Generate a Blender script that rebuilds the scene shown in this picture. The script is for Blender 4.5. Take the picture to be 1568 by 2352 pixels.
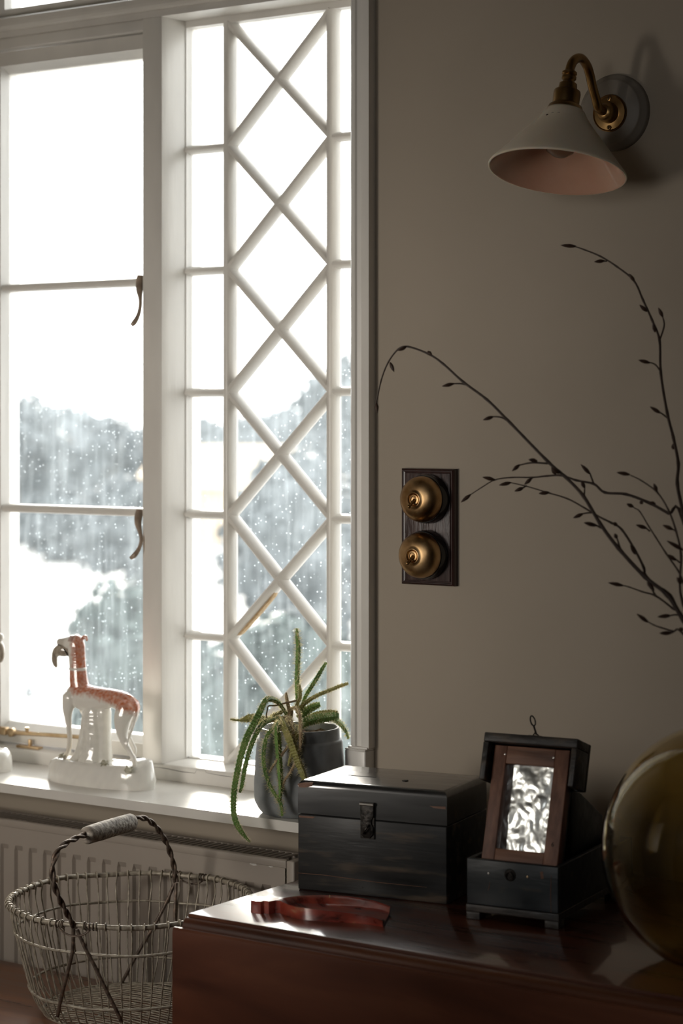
import bpy, bmesh, math, random
from mathutils import Vector, Matrix, noise

for o in list(bpy.data.objects):
    bpy.data.objects.remove(o, do_unlink=True)
scene = bpy.context.scene
COL = scene.collection
random.seed(7)
PI = math.pi

# ------------------------------------------------------------------ camera
F = 4900.0                      # focal length in pixels of the 1568 x 2352 frame
HOR = 955.0                     # pixel row of the horizon (level camera, shifted lens)
TH = math.atan(F / 7084.0)      # the camera looks this far to the left of the wall's normal
ST, CT = math.sin(TH), math.cos(TH)
CAM = Vector((1.627, -2.571, 1.356))
FWD = Vector((-ST, CT, 0)); RGT = Vector((CT, ST, 0)); UP = Vector((0, 0, 1))
cd = bpy.data.cameras.new('camera')
cam = bpy.data.objects.new('camera', cd); COL.objects.link(cam)
cd.sensor_fit = 'HORIZONTAL'; cd.sensor_width = 36.0
cd.lens = F / 1568.0 * 36.0
cd.shift_y = -(1176.0 - HOR) / 1568.0
cd.clip_start = 0.05; cd.clip_end = 300
cam.matrix_world = Matrix((RGT, UP, -FWD)).transposed().to_4x4()
cam.matrix_world.translation = CAM
cd.dof.use_dof = True; cd.dof.focus_distance = 2.90; cd.dof.aperture_fstop = 7.5
scene.camera = cam

# ------------------------------------------------------------------ light
vs = scene.view_settings
vs.view_transform = 'Standard'; vs.look = 'None'; vs.exposure = 0.0; vs.gamma = 1.0
vs.use_curve_mapping = False
w = bpy.data.worlds.new('sky'); scene.world = w; w.use_nodes = True
bg = w.node_tree.nodes['Background']
bg.inputs[0].default_value = (1.0, 0.99, 0.97, 1); bg.inputs[1].default_value = 4.8

def lamp(name, kind, energy, loc, direction, color=(1, 1, 1), size=None, portal=False):
    l = bpy.data.lights.new(name, kind); l.color = color; l.energy = energy
    if kind == 'SUN': l.angle = size
    if kind == 'AREA': l.shape = 'RECTANGLE'; l.size, l.size_y = size
    if portal: l.cycles.is_portal = True
    o = bpy.data.objects.new(name, l); COL.objects.link(o)
    o.location = loc
    o.rotation_euler = Vector(direction).to_track_quat('-Z', 'Y').to_euler()
    return o
# low hazy sun beyond the garden
lamp('sun', 'SUN', 4.2, (-3, 6, 4), (0.58, -0.77, -0.29), (1.0, 0.92, 0.80), math.radians(12))
# daylight at the window in the opposite wall, left of the viewer
lamp('daylight_opposite_window', 'AREA', 14.5, (-0.525, -2.32, 1.19), (0, 1, 0.0), (1.0, 0.92, 0.81), (0.53, 0.56))
# the lattice window and the added rear opening let the sky in
lamp('sky_portal', 'AREA', 1.0, (-0.54, 0.16, 1.56), (0, -1, 0), size=(0.9, 1.62), portal=True)
lamp('sky_portal_rear', 'AREA', 1.0, (0.75, -3.72, 1.75), (0, 1, 0), size=(0.72, 0.82), portal=True)

# ------------------------------------------------------------------ pixels to places
def ray(px, py):
    return FWD + RGT * ((px - 784.0) / F) + UP * ((HOR - py) / F)
def at_t(px, py, t): return CAM + ray(px, py) * t
def on_y(px, py, y):
    d = ray(px, py); return CAM + d * ((y - CAM.y) / d.y)
def on_x(px, py, x):
    d = ray(px, py); return CAM + d * ((x - CAM.x) / d.x)
def on_z(px, py, z):
    d = ray(px, py); return CAM + d * ((z - CAM.z) / d.z)
def on_plane(px, py, p, n):
    d = ray(px, py); return CAM + d * ((p - CAM).dot(n) / d.dot(n))
def depth_of(p): return (Vector(p) - CAM).dot(FWD)

# ------------------------------------------------------------------ materials
def new_mat(name):
    m = bpy.data.materials.new(name); m.use_nodes = True
    nt = m.node_tree
    return m, nt, nt.nodes, nt.links, nt.nodes['Principled BSDF']
def ramp(N, stops):
    r = N.new('ShaderNodeValToRGB')
    e = r.color_ramp.elements
    e[0].position = stops[0][0]; e[0].color = (*stops[0][1], 1)
    e[1].position = stops[-1][0]; e[1].color = (*stops[-1][1], 1)
    for p, c in stops[1:-1]:
        x = e.new(p); x.color = (*c, 1)
    return r
def pmat(name, stops, scale=(8, 8, 8), detail=6, rough=0.5, rough_var=0.0, metal=0.0,
         bump=0.0, bump_scale=None, coat=0.0, spec=0.5, dist=0.0, subs=0.0, coat_rough=0.05, coat_ior=1.5):
    m, nt, N, L, b = new_mat(name)
    tc = N.new('ShaderNodeTexCoord'); mp = N.new('ShaderNodeMapping')
    mp.inputs['Scale'].default_value = scale
    L.new(tc.outputs['Object'], mp.inputs['Vector'])
    nz = N.new('ShaderNodeTexNoise'); nz.inputs['Scale'].default_value = 1.0
    nz.inputs['Detail'].default_value = detail; nz.inputs['Distortion'].default_value = dist
    L.new(mp.outputs['Vector'], nz.inputs['Vector'])
    if isinstance(stops[0], (int, float)): stops = [(0, stops), (1, stops)]
    r = ramp(N, stops); L.new(nz.outputs['Fac'], r.inputs['Fac'])
    L.new(r.outputs['Color'], b.inputs['Base Color'])
    b.inputs['Metallic'].default_value = metal
    b.inputs['Roughness'].default_value = rough
    b.inputs['Specular IOR Level'].default_value = spec
    b.inputs['Coat Weight'].default_value = coat; b.inputs['Coat Roughness'].default_value = coat_rough; b.inputs['Coat IOR'].default_value = coat_ior
    if subs:
        b.inputs['Subsurface Weight'].default_value = subs
        b.inputs['Subsurface Radius'].default_value = (0.01, 0.006, 0.004)
    if rough_var:
        mr = N.new('ShaderNodeMapRange')
        mr.inputs['From Min'].default_value = 0.3; mr.inputs['From Max'].default_value = 0.7
        mr.inputs['To Min'].default_value = rough - rough_var; mr.inputs['To Max'].default_value = rough + rough_var
        L.new(nz.outputs['Fac'], mr.inputs['Value']); L.new(mr.outputs['Result'], b.inputs['Roughness'])
    if bump:
        src = nz
        if bump_scale:
            mp2 = N.new('ShaderNodeMapping'); mp2.inputs['Scale'].default_value = bump_scale
            L.new(tc.outputs['Object'], mp2.inputs['Vector'])
            src = N.new('ShaderNodeTexNoise'); src.inputs['Scale'].default_value = 1.0
            src.inputs['Detail'].default_value = 5
            L.new(mp2.outputs['Vector'], src.inputs['Vector'])
        bp = N.new('ShaderNodeBump'); bp.inputs['Strength'].default_value = bump
        bp.inputs['Distance'].default_value = 0.004
        L.new(src.outputs['Fac'], bp.inputs['Height']); L.new(bp.outputs['Normal'], b.inputs['Normal'])
    return m

M = {}
M['white'] = pmat('white_gloss_paint', [(0.3, (0.68, 0.655, 0.615)), (0.6, (0.75, 0.725, 0.68))], (14, 14, 5), rough=0.32, bump=0.12, bump_scale=(60, 60, 12))
M['wall'] = pmat('taupe_wall_paint', [(0.3, (0.375, 0.318, 0.250)), (0.7, (0.425, 0.362, 0.288))], (2.2, 2.2, 2.2), rough=0.62, bump=0.05, bump_scale=(40, 40, 40), spec=0.3)
M['radiator'] = pmat('taupe_radiator_paint', [(0.3, (0.37, 0.325, 0.28)), (0.7, (0.41, 0.36, 0.31))], (5, 5, 5), rough=0.42, spec=0.4)
M['wall_dark'] = pmat('deep_brown_wall_paint', [(0.3, (0.075, 0.062, 0.05)), (0.7, (0.09, 0.075, 0.06))], (2, 2, 2), rough=0.7)
M['ceiling'] = pmat('ceiling_paint', [(0.3, (0.16, 0.14, 0.12)), (0.7, (0.18, 0.16, 0.135))], (2, 2, 2), rough=0.8)
M['floor'] = pmat('floor_boards', [(0.3, (0.05, 0.026, 0.014)), (0.7, (0.10, 0.055, 0.03))], (1.5, 20, 20), rough=0.4)
M['bench'] = pmat('bench_wood', [(0.25, (0.0990, 0.0360, 0.0180)), (0.5, (0.2070, 0.0810, 0.0360)), (0.75, (0.3060, 0.1350, 0.0648))], (3, 38, 38), rough=0.34, rough_var=0.08, bump=0.1)
M['mahogany'] = pmat('polished_mahogany', [(0.28, (0.0375, 0.0100, 0.0050)), (0.5, (0.1000, 0.0263, 0.0112)), (0.72, (0.1688, 0.0513, 0.0200))], (3.2, 30, 30), rough=0.30, rough_var=0.07, bump=0.04, coat=1.0, dist=0.6, coat_rough=0.08, coat_ior=1.62)
M['mahogany_edge'] = pmat('mahogany_moulding', [(0.28, (0.045, 0.013, 0.006)), (0.5, (0.11, 0.034, 0.014)), (0.72, (0.17, 0.060, 0.024))], (3.2, 40, 40), rough=0.42, bump=0.1, spec=0.35, dist=0.6)
M['mahogany_leaf'] = pmat('mahogany_leaf', [(0.28, (0.0480, 0.0128, 0.0064)), (0.5, (0.1360, 0.0384, 0.0160)), (0.72, (0.2400, 0.0800, 0.0320))], (2.4, 14, 14), rough=0.38, rough_var=0.07, bump=0.05, coat=0.35, dist=0.6, coat_rough=0.2)
M['black'] = pmat('black_lacquered_wood', [(0.30, (0.013, 0.013, 0.0135)), (0.54, (0.026, 0.025, 0.024)), (0.68, (0.10, 0.075, 0.055))], (9, 70, 70), rough=0.46, rough_var=0.08, bump=0.25, coat=0.06, coat_rough=0.2, spec=0.28)
M['black_lid'] = pmat('polished_black_lid', [(0.30, (0.009, 0.0095, 0.010)), (0.60, (0.017, 0.017, 0.017)), (0.74, (0.060, 0.042, 0.030))], (9, 60, 60), rough=0.36, rough_var=0.06, bump=0.08, coat=0.9, coat_rough=0.08, coat_ior=1.75)
M['black_blue'] = pmat('blue_black_painted_wood', [(0.30, (0.010, 0.014, 0.017)), (0.62, (0.020, 0.026, 0.030)), (0.76, (0.08, 0.06, 0.04))], (14, 60, 60), rough=0.4, rough_var=0.08, bump=0.25)
M['worn_black'] = pmat('worn_black_wood', [(0.30, (0.018, 0.016, 0.015)), (0.55, (0.05, 0.042, 0.036)), (0.72, (0.12, 0.09, 0.065))], (24, 80, 80), rough=0.42, rough_var=0.1, bump=0.5)
M['brown_frame'] = pmat('brown_frame_wood', [(0.28, (0.1200, 0.0520, 0.0320)), (0.5, (0.2300, 0.1040, 0.0640)), (0.72, (0.3600, 0.1760, 0.1100))], (90, 90, 9), rough=0.5, bump=0.3)
M['brown_rail'] = pmat('brown_rail_wood', [(0.28, (0.1200, 0.0520, 0.0320)), (0.5, (0.2500, 0.1160, 0.0680)), (0.72, (0.3800, 0.1900, 0.1160))], (9, 90, 90), rough=0.5, bump=0.3)
M['bare_wood'] = pmat('chipped_bare_wood', [(0.3, (0.16, 0.075, 0.045)), (0.7, (0.26, 0.14, 0.09))], (80, 300, 300), rough=0.6, bump=0.3)
M['red'] = pmat('red_painted_wood', [(0.28, (0.0822, 0.0149, 0.0105)), (0.50, (0.3140, 0.0448, 0.0269)), (0.66, (0.4485, 0.0822, 0.0448)), (0.80, (0.5382, 0.3289, 0.1794))], (30, 70, 70), rough=0.33, rough_var=0.1, bump=0.12, coat=0.9, coat_rough=0.10, coat_ior=1.7)
M['grip'] = pmat('grey_weathered_wood', [(0.28, (0.1350, 0.1148, 0.0945)), (0.5, (0.4050, 0.3510, 0.2970)), (0.72, (0.7020, 0.6480, 0.5670))], (40, 160, 160), rough=0.7, bump=0.5)
M['wire'] = pmat('dull_galvanised_wire', [(0.3, (0.24, 0.20, 0.155)), (0.55, (0.46, 0.41, 0.33)), (0.75, (0.60, 0.55, 0.46))], (120, 120, 120), rough=0.42, metal=0.25, bump=0.3)
M['iron'] = pmat('dark_rusted_wire', [(0.3, (0.1020, 0.0799, 0.0646)), (0.55, (0.2210, 0.1700, 0.1360)), (0.75, (0.3570, 0.2550, 0.1870))], (150, 150, 150), rough=0.5, metal=0.5, bump=0.4)
M['black_iron'] = pmat('black_iron', [(0.3, (0.012, 0.011, 0.010)), (0.7, (0.045, 0.038, 0.032))], (150, 150, 150), rough=0.42, metal=0.6, bump=0.3)
M['brass_old'] = pmat('aged_brass', [(0.28, (0.20, 0.105, 0.038)), (0.52, (0.46, 0.29, 0.14)), (0.74, (0.60, 0.42, 0.23))], (38, 38, 38), rough=0.36, rough_var=0.08, metal=1.0, bump=0.04)
M['brass_lamp'] = pmat('antique_brass', [(0.3, (0.24, 0.14, 0.055)), (0.7, (0.46, 0.29, 0.12))], (30, 30, 30), rough=0.30, metal=1.0)
M['brass_stay'] = pmat('worn_brass', [(0.3, (0.44, 0.30, 0.16)), (0.7, (0.62, 0.46, 0.28))], (60, 60, 60), rough=0.38, metal=0.8)
M['bronze'] = pmat('brown_bronze', [(0.3, (0.2288, 0.1768, 0.1352)), (0.7, (0.4576, 0.3536, 0.2704))], (60, 60, 60), rough=0.36, metal=0.15)
M['black_ring'] = pmat('black_ceramic', (0.010, 0.010, 0.010), rough=0.22)
M['oak'] = pmat('dark_oak', [(0.3, (0.0264, 0.0144, 0.0132)), (0.55, (0.0600, 0.0360, 0.0324)), (0.75, (0.1020, 0.0672, 0.0600))], (210, 210, 22), rough=0.36, bump=0.5)
M['oak_edge'] = pmat('dark_oak_moulding', [(0.3, (0.022, 0.009, 0.008)), (0.7, (0.050, 0.022, 0.018))], (120, 120, 20), rough=0.28)
M['pattress'] = pmat('grey_painted_wood', [(0.3, (0.20, 0.172, 0.140)), (0.7, (0.235, 0.203, 0.166))], (20, 20, 20), rough=0.5)
M['shade_out'] = pmat('cream_ceramic', [(0.3, (0.80, 0.70, 0.55)), (0.7, (0.85, 0.75, 0.60))], (16, 16, 16), rough=0.38, subs=0.7)
M['shade_in'] = pmat('bounce_tinted_glaze', [(0.3, (0.62, 0.36, 0.25)), (0.7, (0.68, 0.42, 0.30))], (16, 16, 16), rough=0.12, coat=0.5, subs=0.7)  # warm bounced light put into the inner colour as a pink tint
M['pot'] = pmat('grey_concrete_pot', [(0.28, (0.12, 0.13, 0.138)), (0.5, (0.225, 0.24, 0.25)), (0.72, (0.31, 0.325, 0.33))], (26, 26, 26), rough=0.48, rough_var=0.06, bump=0.15)
M['soil'] = pmat('dry_soil', [(0.3, (0.06, 0.035, 0.02)), (0.7, (0.24, 0.16, 0.10))], (160, 160, 160), rough=0.9, bump=1.0)
M['cactus'] = pmat('cactus_green', [(0.28, (0.075, 0.150, 0.035)), (0.5, (0.15, 0.27, 0.065)), (0.72, (0.27, 0.37, 0.11))], (60, 60, 60), rough=0.5, subs=0.15)
M['cactus_yellow'] = pmat('cactus_olive', [(0.28, (0.17, 0.16, 0.045)), (0.5, (0.28, 0.27, 0.08)), (0.72, (0.38, 0.33, 0.13))], (60, 60, 60), rough=0.55, subs=0.15)
M['cactus_dry'] = pmat('dried_stem', [(0.28, (0.16, 0.10, 0.05)), (0.5, (0.33, 0.23, 0.13)), (0.72, (0.50, 0.40, 0.27))], (90, 90, 90), rough=0.7)
M['twig'] = pmat('brown_twig', [(0.3, (0.040, 0.024, 0.017)), (0.7, (0.085, 0.055, 0.040))], (80, 80, 80), rough=0.5)
M['bud'] = pmat('brown_bud', [(0.3, (0.050, 0.026, 0.018)), (0.7, (0.105, 0.060, 0.040))], (200, 200, 200), rough=0.45)
M['nail'] = pmat('bright_nail', (0.55, 0.52, 0.48), rough=0.3, metal=0.9)
M['chip'] = pmat('white_chip', (0.72, 0.70, 0.66), rough=0.5)
M['crack'] = pmat('dark_crack', (0.05, 0.035, 0.025), rough=0.9)
M['hare'] = pmat('grey_brown_glaze', [(0.3, (0.20, 0.165, 0.125)), (0.55, (0.40, 0.34, 0.27)), (0.75, (0.60, 0.55, 0.47))], (160, 160, 50), rough=0.2, coat=0.6)
M['floret'] = pmat('sage_floret_glaze', [(0.3, (0.16, 0.14, 0.10)), (0.5, (0.44, 0.42, 0.32)), (0.7, (0.66, 0.62, 0.52))], (260, 260, 260), rough=0.35)
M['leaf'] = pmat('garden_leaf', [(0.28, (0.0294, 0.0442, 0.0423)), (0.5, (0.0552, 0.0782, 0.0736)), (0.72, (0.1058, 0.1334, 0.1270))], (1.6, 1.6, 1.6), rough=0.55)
M['leaf_hazed'] = pmat('hazed_garden_leaf', [(0.28, (0.0690, 0.0828, 0.0912)), (0.5, (0.0960, 0.1110, 0.1200)), (0.72, (0.1290, 0.1458, 0.1560))], (1.6, 1.6, 1.6), rough=0.55)  # distant haze put into the leaf colour: paler, bluer, low in contrast
M['bark'] = pmat('garden_bark', (0.07, 0.06, 0.055), rough=0.8)
M['gravel'] = pmat('pale_gravel', [(0.3, (0.42, 0.41, 0.40)), (0.7, (0.60, 0.59, 0.57))], (0.5, 0.5, 0.5), rough=0.9)
M['fence'] = pmat('grey_fence_wood', (0.13, 0.14, 0.15), rough=0.8)
M['render'] = pmat('tan_house_render', [(0.3, (0.48, 0.38, 0.27)), (0.7, (0.56, 0.45, 0.33))], (1, 1, 1), rough=0.8)
M['slate'] = pmat('slate_roof', (0.12, 0.13, 0.15), rough=0.7)
M['outside_glass'] = pmat('dark_outside_glass', (0.06, 0.07, 0.08), rough=0.1)

# window glass: clear with a film of dust and specks that catch the light
m, nt, N, L, b = new_mat('dusty_window_glass'); M['glass'] = m
N.remove(b); out = N['Material Output']
tr = N.new('ShaderNodeBsdfTransparent'); tr.inputs[0].default_value = (0.975, 0.985, 0.985, 1)
gl = N.new('ShaderNodeBsdfGlossy'); gl.inputs['Roughness'].default_value = 0.02
tl = N.new('ShaderNodeBsdfTranslucent'); tl.inputs[0].default_value = (0.74, 0.83, 0.88, 1)
fr = N.new('ShaderNodeFresnel'); fr.inputs[0].default_value = 1.2
tc = N.new('ShaderNodeTexCoord')
big = N.new('ShaderNodeTexNoise'); big.inputs['Scale'].default_value = 5.0; big.inputs['Detail'].default_value = 4
mps = N.new('ShaderNodeMapping'); mps.inputs['Scale'].default_value = (90, 90, 9)
strk = N.new('ShaderNodeTexNoise'); strk.inputs['Scale'].default_value = 1.0; strk.inputs['Detail'].default_value = 3
spk = N.new('ShaderNodeTexVoronoi'); spk.inputs['Scale'].default_value = 150.0
L.new(tc.outputs['Object'], big.inputs['Vector']); L.new(tc.outputs['Object'], spk.inputs['Vector'])
L.new(tc.outputs['Object'], mps.inputs['Vector']); L.new(mps.outputs['Vector'], strk.inputs['Vector'])
def mrange(a, b_, c, d):
    x = N.new('ShaderNodeMapRange')
    for k, v in zip(('From Min', 'From Max', 'To Min', 'To Max'), (a, b_, c, d)): x.inputs[k].default_value = v
    return x
r1 = mrange(0.35, 0.7, 0.022, 0.062); r2 = mrange(0.45, 0.75, 0.0, 0.05); r3 = mrange(0.10, 0.22, 0.50, 0.0)
L.new(big.outputs['Fac'], r1.inputs['Value']); L.new(strk.outputs['Fac'], r2.inputs['Value']); L.new(spk.outputs['Distance'], r3.inputs['Value'])
# only some specks
pick = N.new('ShaderNodeSeparateColor'); L.new(spk.outputs['Color'], pick.inputs[0])
r4 = mrange(0.66, 0.72, 0.0, 1.0); L.new(pick.outputs[0], r4.inputs['Value'])
mul = N.new('ShaderNodeMath'); mul.operation = 'MULTIPLY'
L.new(r3.outputs[0], mul.inputs[0]); L.new(r4.outputs[0], mul.inputs[1])
a1 = N.new('ShaderNodeMath'); a2 = N.new('ShaderNodeMath')
L.new(r1.outputs[0], a1.inputs[0]); L.new(r2.outputs[0], a1.inputs[1])
L.new(a1.outputs[0], a2.inputs[0]); L.new(mul.outputs[0], a2.inputs[1])
mx1 = N.new('ShaderNodeMixShader'); mx2 = N.new('ShaderNodeMixShader')
L.new(fr.outputs[0], mx1.inputs[0]); L.new(tr.outputs[0], mx1.inputs[1]); L.new(gl.outputs[0], mx1.inputs[2])
L.new(a2.outputs[0], mx2.inputs[0]); L.new(mx1.outputs[0], mx2.inputs[1]); L.new(tl.outputs[0], mx2.inputs[2])
L.new(mx2.outputs[0], out.inputs['Surface'])

# amber vase glass
m, nt, N, L, b = new_mat('brown_bottle_glass'); M['amber'] = m
b.inputs['Base Color'].default_value = (0.66, 0.54, 0.26, 1); b.inputs['Roughness'].default_value = 0.01
b.inputs['Transmission Weight'].default_value = 1.0; b.inputs['IOR'].default_value = 1.5
m, nt, N, L, b = new_mat('bulb_glass'); M['bulb'] = m
b.inputs['Base Color'].default_value = (0.9, 0.8, 0.65, 1); b.inputs['Roughness'].default_value = 0.1
b.inputs['Transmission Weight'].default_value = 0.9; b.inputs['IOR'].default_value = 1.3
# crumpled silvery foil
m, nt, N, L, b = new_mat('crumpled_mirror_foil'); M['foil'] = m
b.inputs['Metallic'].default_value = 1.0; b.inputs['Roughness'].default_value = 0.24
b.inputs['Base Color'].default_value = (0.80, 0.83, 0.82, 1)
tc = N.new('ShaderNodeTexCoord')
v1 = N.new('ShaderNodeTexVoronoi'); v1.feature = 'SMOOTH_F1'; v1.inputs['Scale'].default_value = 30.0; v1.inputs['Smoothness'].default_value = 0.25
n1 = N.new('ShaderNodeTexNoise'); n1.inputs['Scale'].default_value = 20.0; n1.inputs['Detail'].default_value = 2; n1.inputs['Distortion'].default_value = 1.6
L.new(tc.outputs['Object'], n1.inputs['Vector']); L.new(tc.outputs['Object'], v1.inputs['Vector'])
ad = N.new('ShaderNodeMath'); L.new(n1.outputs['Fac'], ad.inputs[0]); L.new(v1.outputs['Distance'], ad.inputs[1])
bp = N.new('ShaderNodeBump'); bp.inputs['Strength'].default_value = 0.30; bp.inputs['Distance'].default_value = 0.0035
L.new(ad.outputs[0], bp.inputs['Height']); L.new(bp.outputs['Normal'], b.inputs['Normal'])
# porcelain with hand-painted patches kept in a colour attribute
m, nt, N, L, b = new_mat('painted_porcelain'); M['porcelain'] = m
at = N.new('ShaderNodeAttribute'); at.attribute_name = 'paint'
L.new(at.outputs['Color'], b.inputs['Base Color']); b.inputs['Roughness'].default_value = 0.16
b.inputs['Coat Weight'].default_value = 0.5; b.inputs['Coat Roughness'].default_value = 0.05
b.inputs['Subsurface Weight'].default_value = 0.1; b.inputs['Subsurface Radius'].default_value = (0.004, 0.0035, 0.003)
# translucent straw spines
m, nt, N, L, b = new_mat('straw_spines'); M['spine'] = m
N.remove(b); out = N['Material Output']
d1 = N.new('ShaderNodeBsdfDiffuse'); d1.inputs[0].default_value = (0.92, 0.86, 0.66, 1)
t1 = N.new('ShaderNodeBsdfTranslucent'); t1.inputs[0].default_value = (0.97, 0.92, 0.72, 1)
mx = N.new('ShaderNodeMixShader'); mx.inputs[0].default_value = 0.65
L.new(d1.outputs[0], mx.inputs[1]); L.new(t1.outputs[0], mx.inputs[2]); L.new(mx.outputs[0], out.inputs['Surface'])

# ------------------------------------------------------------------ building helpers
class MB:
    """collects shapes; build() links them as ONE mesh object"""
    def __init__(s): s.v = []; s.f = []
    def add(s, vs_, fs_):
        k = len(s.v); s.v += [Vector(p) for p in vs_]; s.f += [tuple(i + k for i in f) for f in fs_]
        return s
    def box(s, x0, x1, y0, y1, z0, z1):
        return s.add([(x0, y0, z0), (x1, y0, z0), (x1, y1, z0), (x0, y1, z0), (x0, y0, z1), (x1, y0, z1), (x1, y1, z1), (x0, y1, z1)],
                     [(0, 3, 2, 1), (4, 5, 6, 7), (0, 1, 5, 4), (1, 2, 6, 5), (2, 3, 7, 6), (3, 0, 4, 7)])
    def tube(s, pts, rad, seg=8, caps=True, closed=False, star=None, twist=0.0):
        pts = [Vector(p) for p in pts]; n = len(pts)
        if not isinstance(rad, (list, tuple)): rad = [rad] * n
        tans = []
        for i in range(n):
            a = pts[(i - 1) % n] if (closed or i > 0) else pts[i]
            c = pts[(i + 1) % n] if (closed or i < n - 1) else pts[i]
            tans.append((c - a).normalized())
        ref = Vector((0, 0, 1)) if abs(tans[0].z) < 0.9 else Vector((0, 1, 0))
        nn = (ref - tans[0] * ref.dot(tans[0])).normalized()
        vs_, fs_ = [], []
        for i in range(n):
            t = tans[i]
            nn = (nn - t * nn.dot(t)).normalized(); bb = t.cross(nn)
            for j in range(seg):
                a = 2 * PI * j / seg + twist * i
                rr = rad[i] * (star[j % len(star)] if star else 1)
                vs_.append(pts[i] + nn * math.cos(a) * rr + bb * math.sin(a) * rr)
        for i in range(n if closed else n - 1):
            i2 = (i + 1) % n
            for j in range(seg):
                j2 = (j + 1) % seg
                fs_.append((i * seg + j, i * seg + j2, i2 * seg + j2, i2 * seg + j))
        if caps and not closed:
            fs_.append(tuple(reversed(range(seg)))); fs_.append(tuple((n - 1) * seg + j for j in range(seg)))
        return s.add(vs_, fs_)
    def lathe(s, prof, origin=(0, 0, 0), axis=(0, 0, 1), seg=32, closed_prof=False):
        """prof: (radius, height along axis)"""
        ax = Vector(axis).normalized(); o = Vector(origin)
        ref = Vector((0, 0, 1)) if abs(ax.z) < 0.9 else Vector((1, 0, 0))
        u = (ref - ax * ref.dot(ax)).normalized(); v = ax.cross(u)
        vs_, fs_, rings = [], [], []
        for r, h in prof:
            if r < 1e-7:
                rings.append([len(vs_)]); vs_.append(o + ax * h)
            else:
                k = len(vs_); rings.append(list(range(k, k + seg)))
                for j in range(seg):
                    a = 2 * PI * j / seg
                    vs_.append(o + ax * h + u * math.cos(a) * r + v * math.sin(a) * r)
        pairs = list(zip(rings, rings[1:])) + ([(rings[-1], rings[0])] if closed_prof else [])
        for A, B in pairs:
            for j in range(seg):
                j2 = (j + 1) % seg
                if len(A) == 1 and len(B) == 1: continue
                if len(A) == 1: fs_.append((A[0], B[j2], B[j]))
                elif len(B) == 1: fs_.append((A[j], A[j2], B[0]))
                else: fs_.append((A[j], A[j2], B[j2], B[j]))
        return s.add(vs_, fs_)
    def prism(s, poly, d):
        """poly: 3-D points, extruded by the vector d"""
        n = len(poly); d = Vector(d); poly = [Vector(p) for p in poly]
        return s.add(poly + [p + d for p in poly],
                     [tuple(reversed(range(n))), tuple(range(n, 2 * n))] + [(i, (i + 1) % n, n + (i + 1) % n, n + i) for i in range(n)])
    def ball(s, c, r, sub=2, squash=(1, 1, 1)):
        bm = bmesh.new(); bmesh.ops.create_icosphere(bm, subdivisions=sub, radius=1.0)
        bm.verts.index_update()
        c = Vector(c)
        s.add([c + Vector((p.co.x * r * squash[0], p.co.y * r * squash[1], p.co.z * r * squash[2])) for p in bm.verts],
              [tuple(q.index for q in f.verts) for f in bm.faces])
        bm.free(); return s
    def build(s, name, mat, parent=None, bevel=0.0, seg=2, smooth=False, angle=None, world=False):
        me = bpy.data.meshes.new(name)
        me.from_pydata([tuple(p) for p in s.v], [], s.f)
        bm = bmesh.new(); bm.from_mesh(me)
        bmesh.ops.recalc_face_normals(bm, faces=bm.faces[:])
        if bevel:
            es = [e for e in bm.edges if len(e.link_faces) == 2 and e.calc_face_angle(0) > 0.5]
            bmesh.ops.bevel(bm, geom=es, offset=bevel, segments=seg, profile=0.5, affect='EDGES', clamp_overlap=True)
        if smooth or bevel:
            for f in bm.faces: f.smooth = True
            lim = angle if angle is not None else (0.6 if not bevel else 0.9)
            for e in bm.edges:
                if len(e.link_faces) == 2: e.smooth = e.calc_face_angle(0) < lim
        bm.to_mesh(me); bm.free()
        me.materials.append(M[mat] if isinstance(mat, str) else mat)
        return link(name, me, parent, world)

def link(name, me, parent=None, world=False):
    o = bpy.data.objects.new(name, me); COL.objects.link(o)
    if parent is not None:
        o.parent = parent
        if world:      # mesh given in world coordinates under a parent that is only moved
            off = parent.location.copy()
            if parent.parent: off = off + parent.parent.location
            o.matrix_parent_inverse = Matrix.Translation(-off) if parent.type == 'EMPTY' else Matrix.Identity(4)
    return o
def thing(name, label, cat, loc=(0, 0, 0), rotz=0.0, group=None, kind=None):
    o = bpy.data.objects.new(name, None); COL.objects.link(o)
    o.empty_display_size = 0.05
    o.location = loc; o.rotation_euler = (0, 0, rotz)
    return tag(o, label, cat, group, kind)
def tag(o, label=None, cat=None, group=None, kind=None):
    if label: o['label'] = label
    if cat: o['category'] = cat
    if group: o['group'] = group
    if kind: o['kind'] = kind
    return o
def struct(name, mb, mat, label=None, cat=None, **k):
    return tag(mb.build(name, mat, **k), label, cat, None, 'structure')
def spline(pts, n=6):
    """Catmull-Rom through the points (tuples of any length)"""
    out_ = []; P = [tuple(p) for p in pts]; m_ = len(P)
    for i in range(m_ - 1):
        p0, p1, p2, p3 = P[max(i - 1, 0)], P[i], P[i + 1], P[min(i + 2, m_ - 1)]
        for k in range(n):
            t = k / n
            out_.append(tuple(0.5 * ((2 * b_) + (-a + c) * t + (2 * a - 5 * b_ + 4 * c - d) * t * t + (-a + 3 * b_ - 3 * c + d) * t ** 3)
                              for a, b_, c, d in zip(p0, p1, p2, p3)))
    out_.append(P[-1]); return out_
def evaluated(o):
    """bake an object's modifiers into its mesh"""
    dg = bpy.context.evaluated_depsgraph_get(); dg.update()
    me = bpy.data.meshes.new_from_object(o.evaluated_get(dg))
    o.modifiers.clear(); old = o.data; o.data = me
    bpy.data.meshes.remove(old); return o

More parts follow.
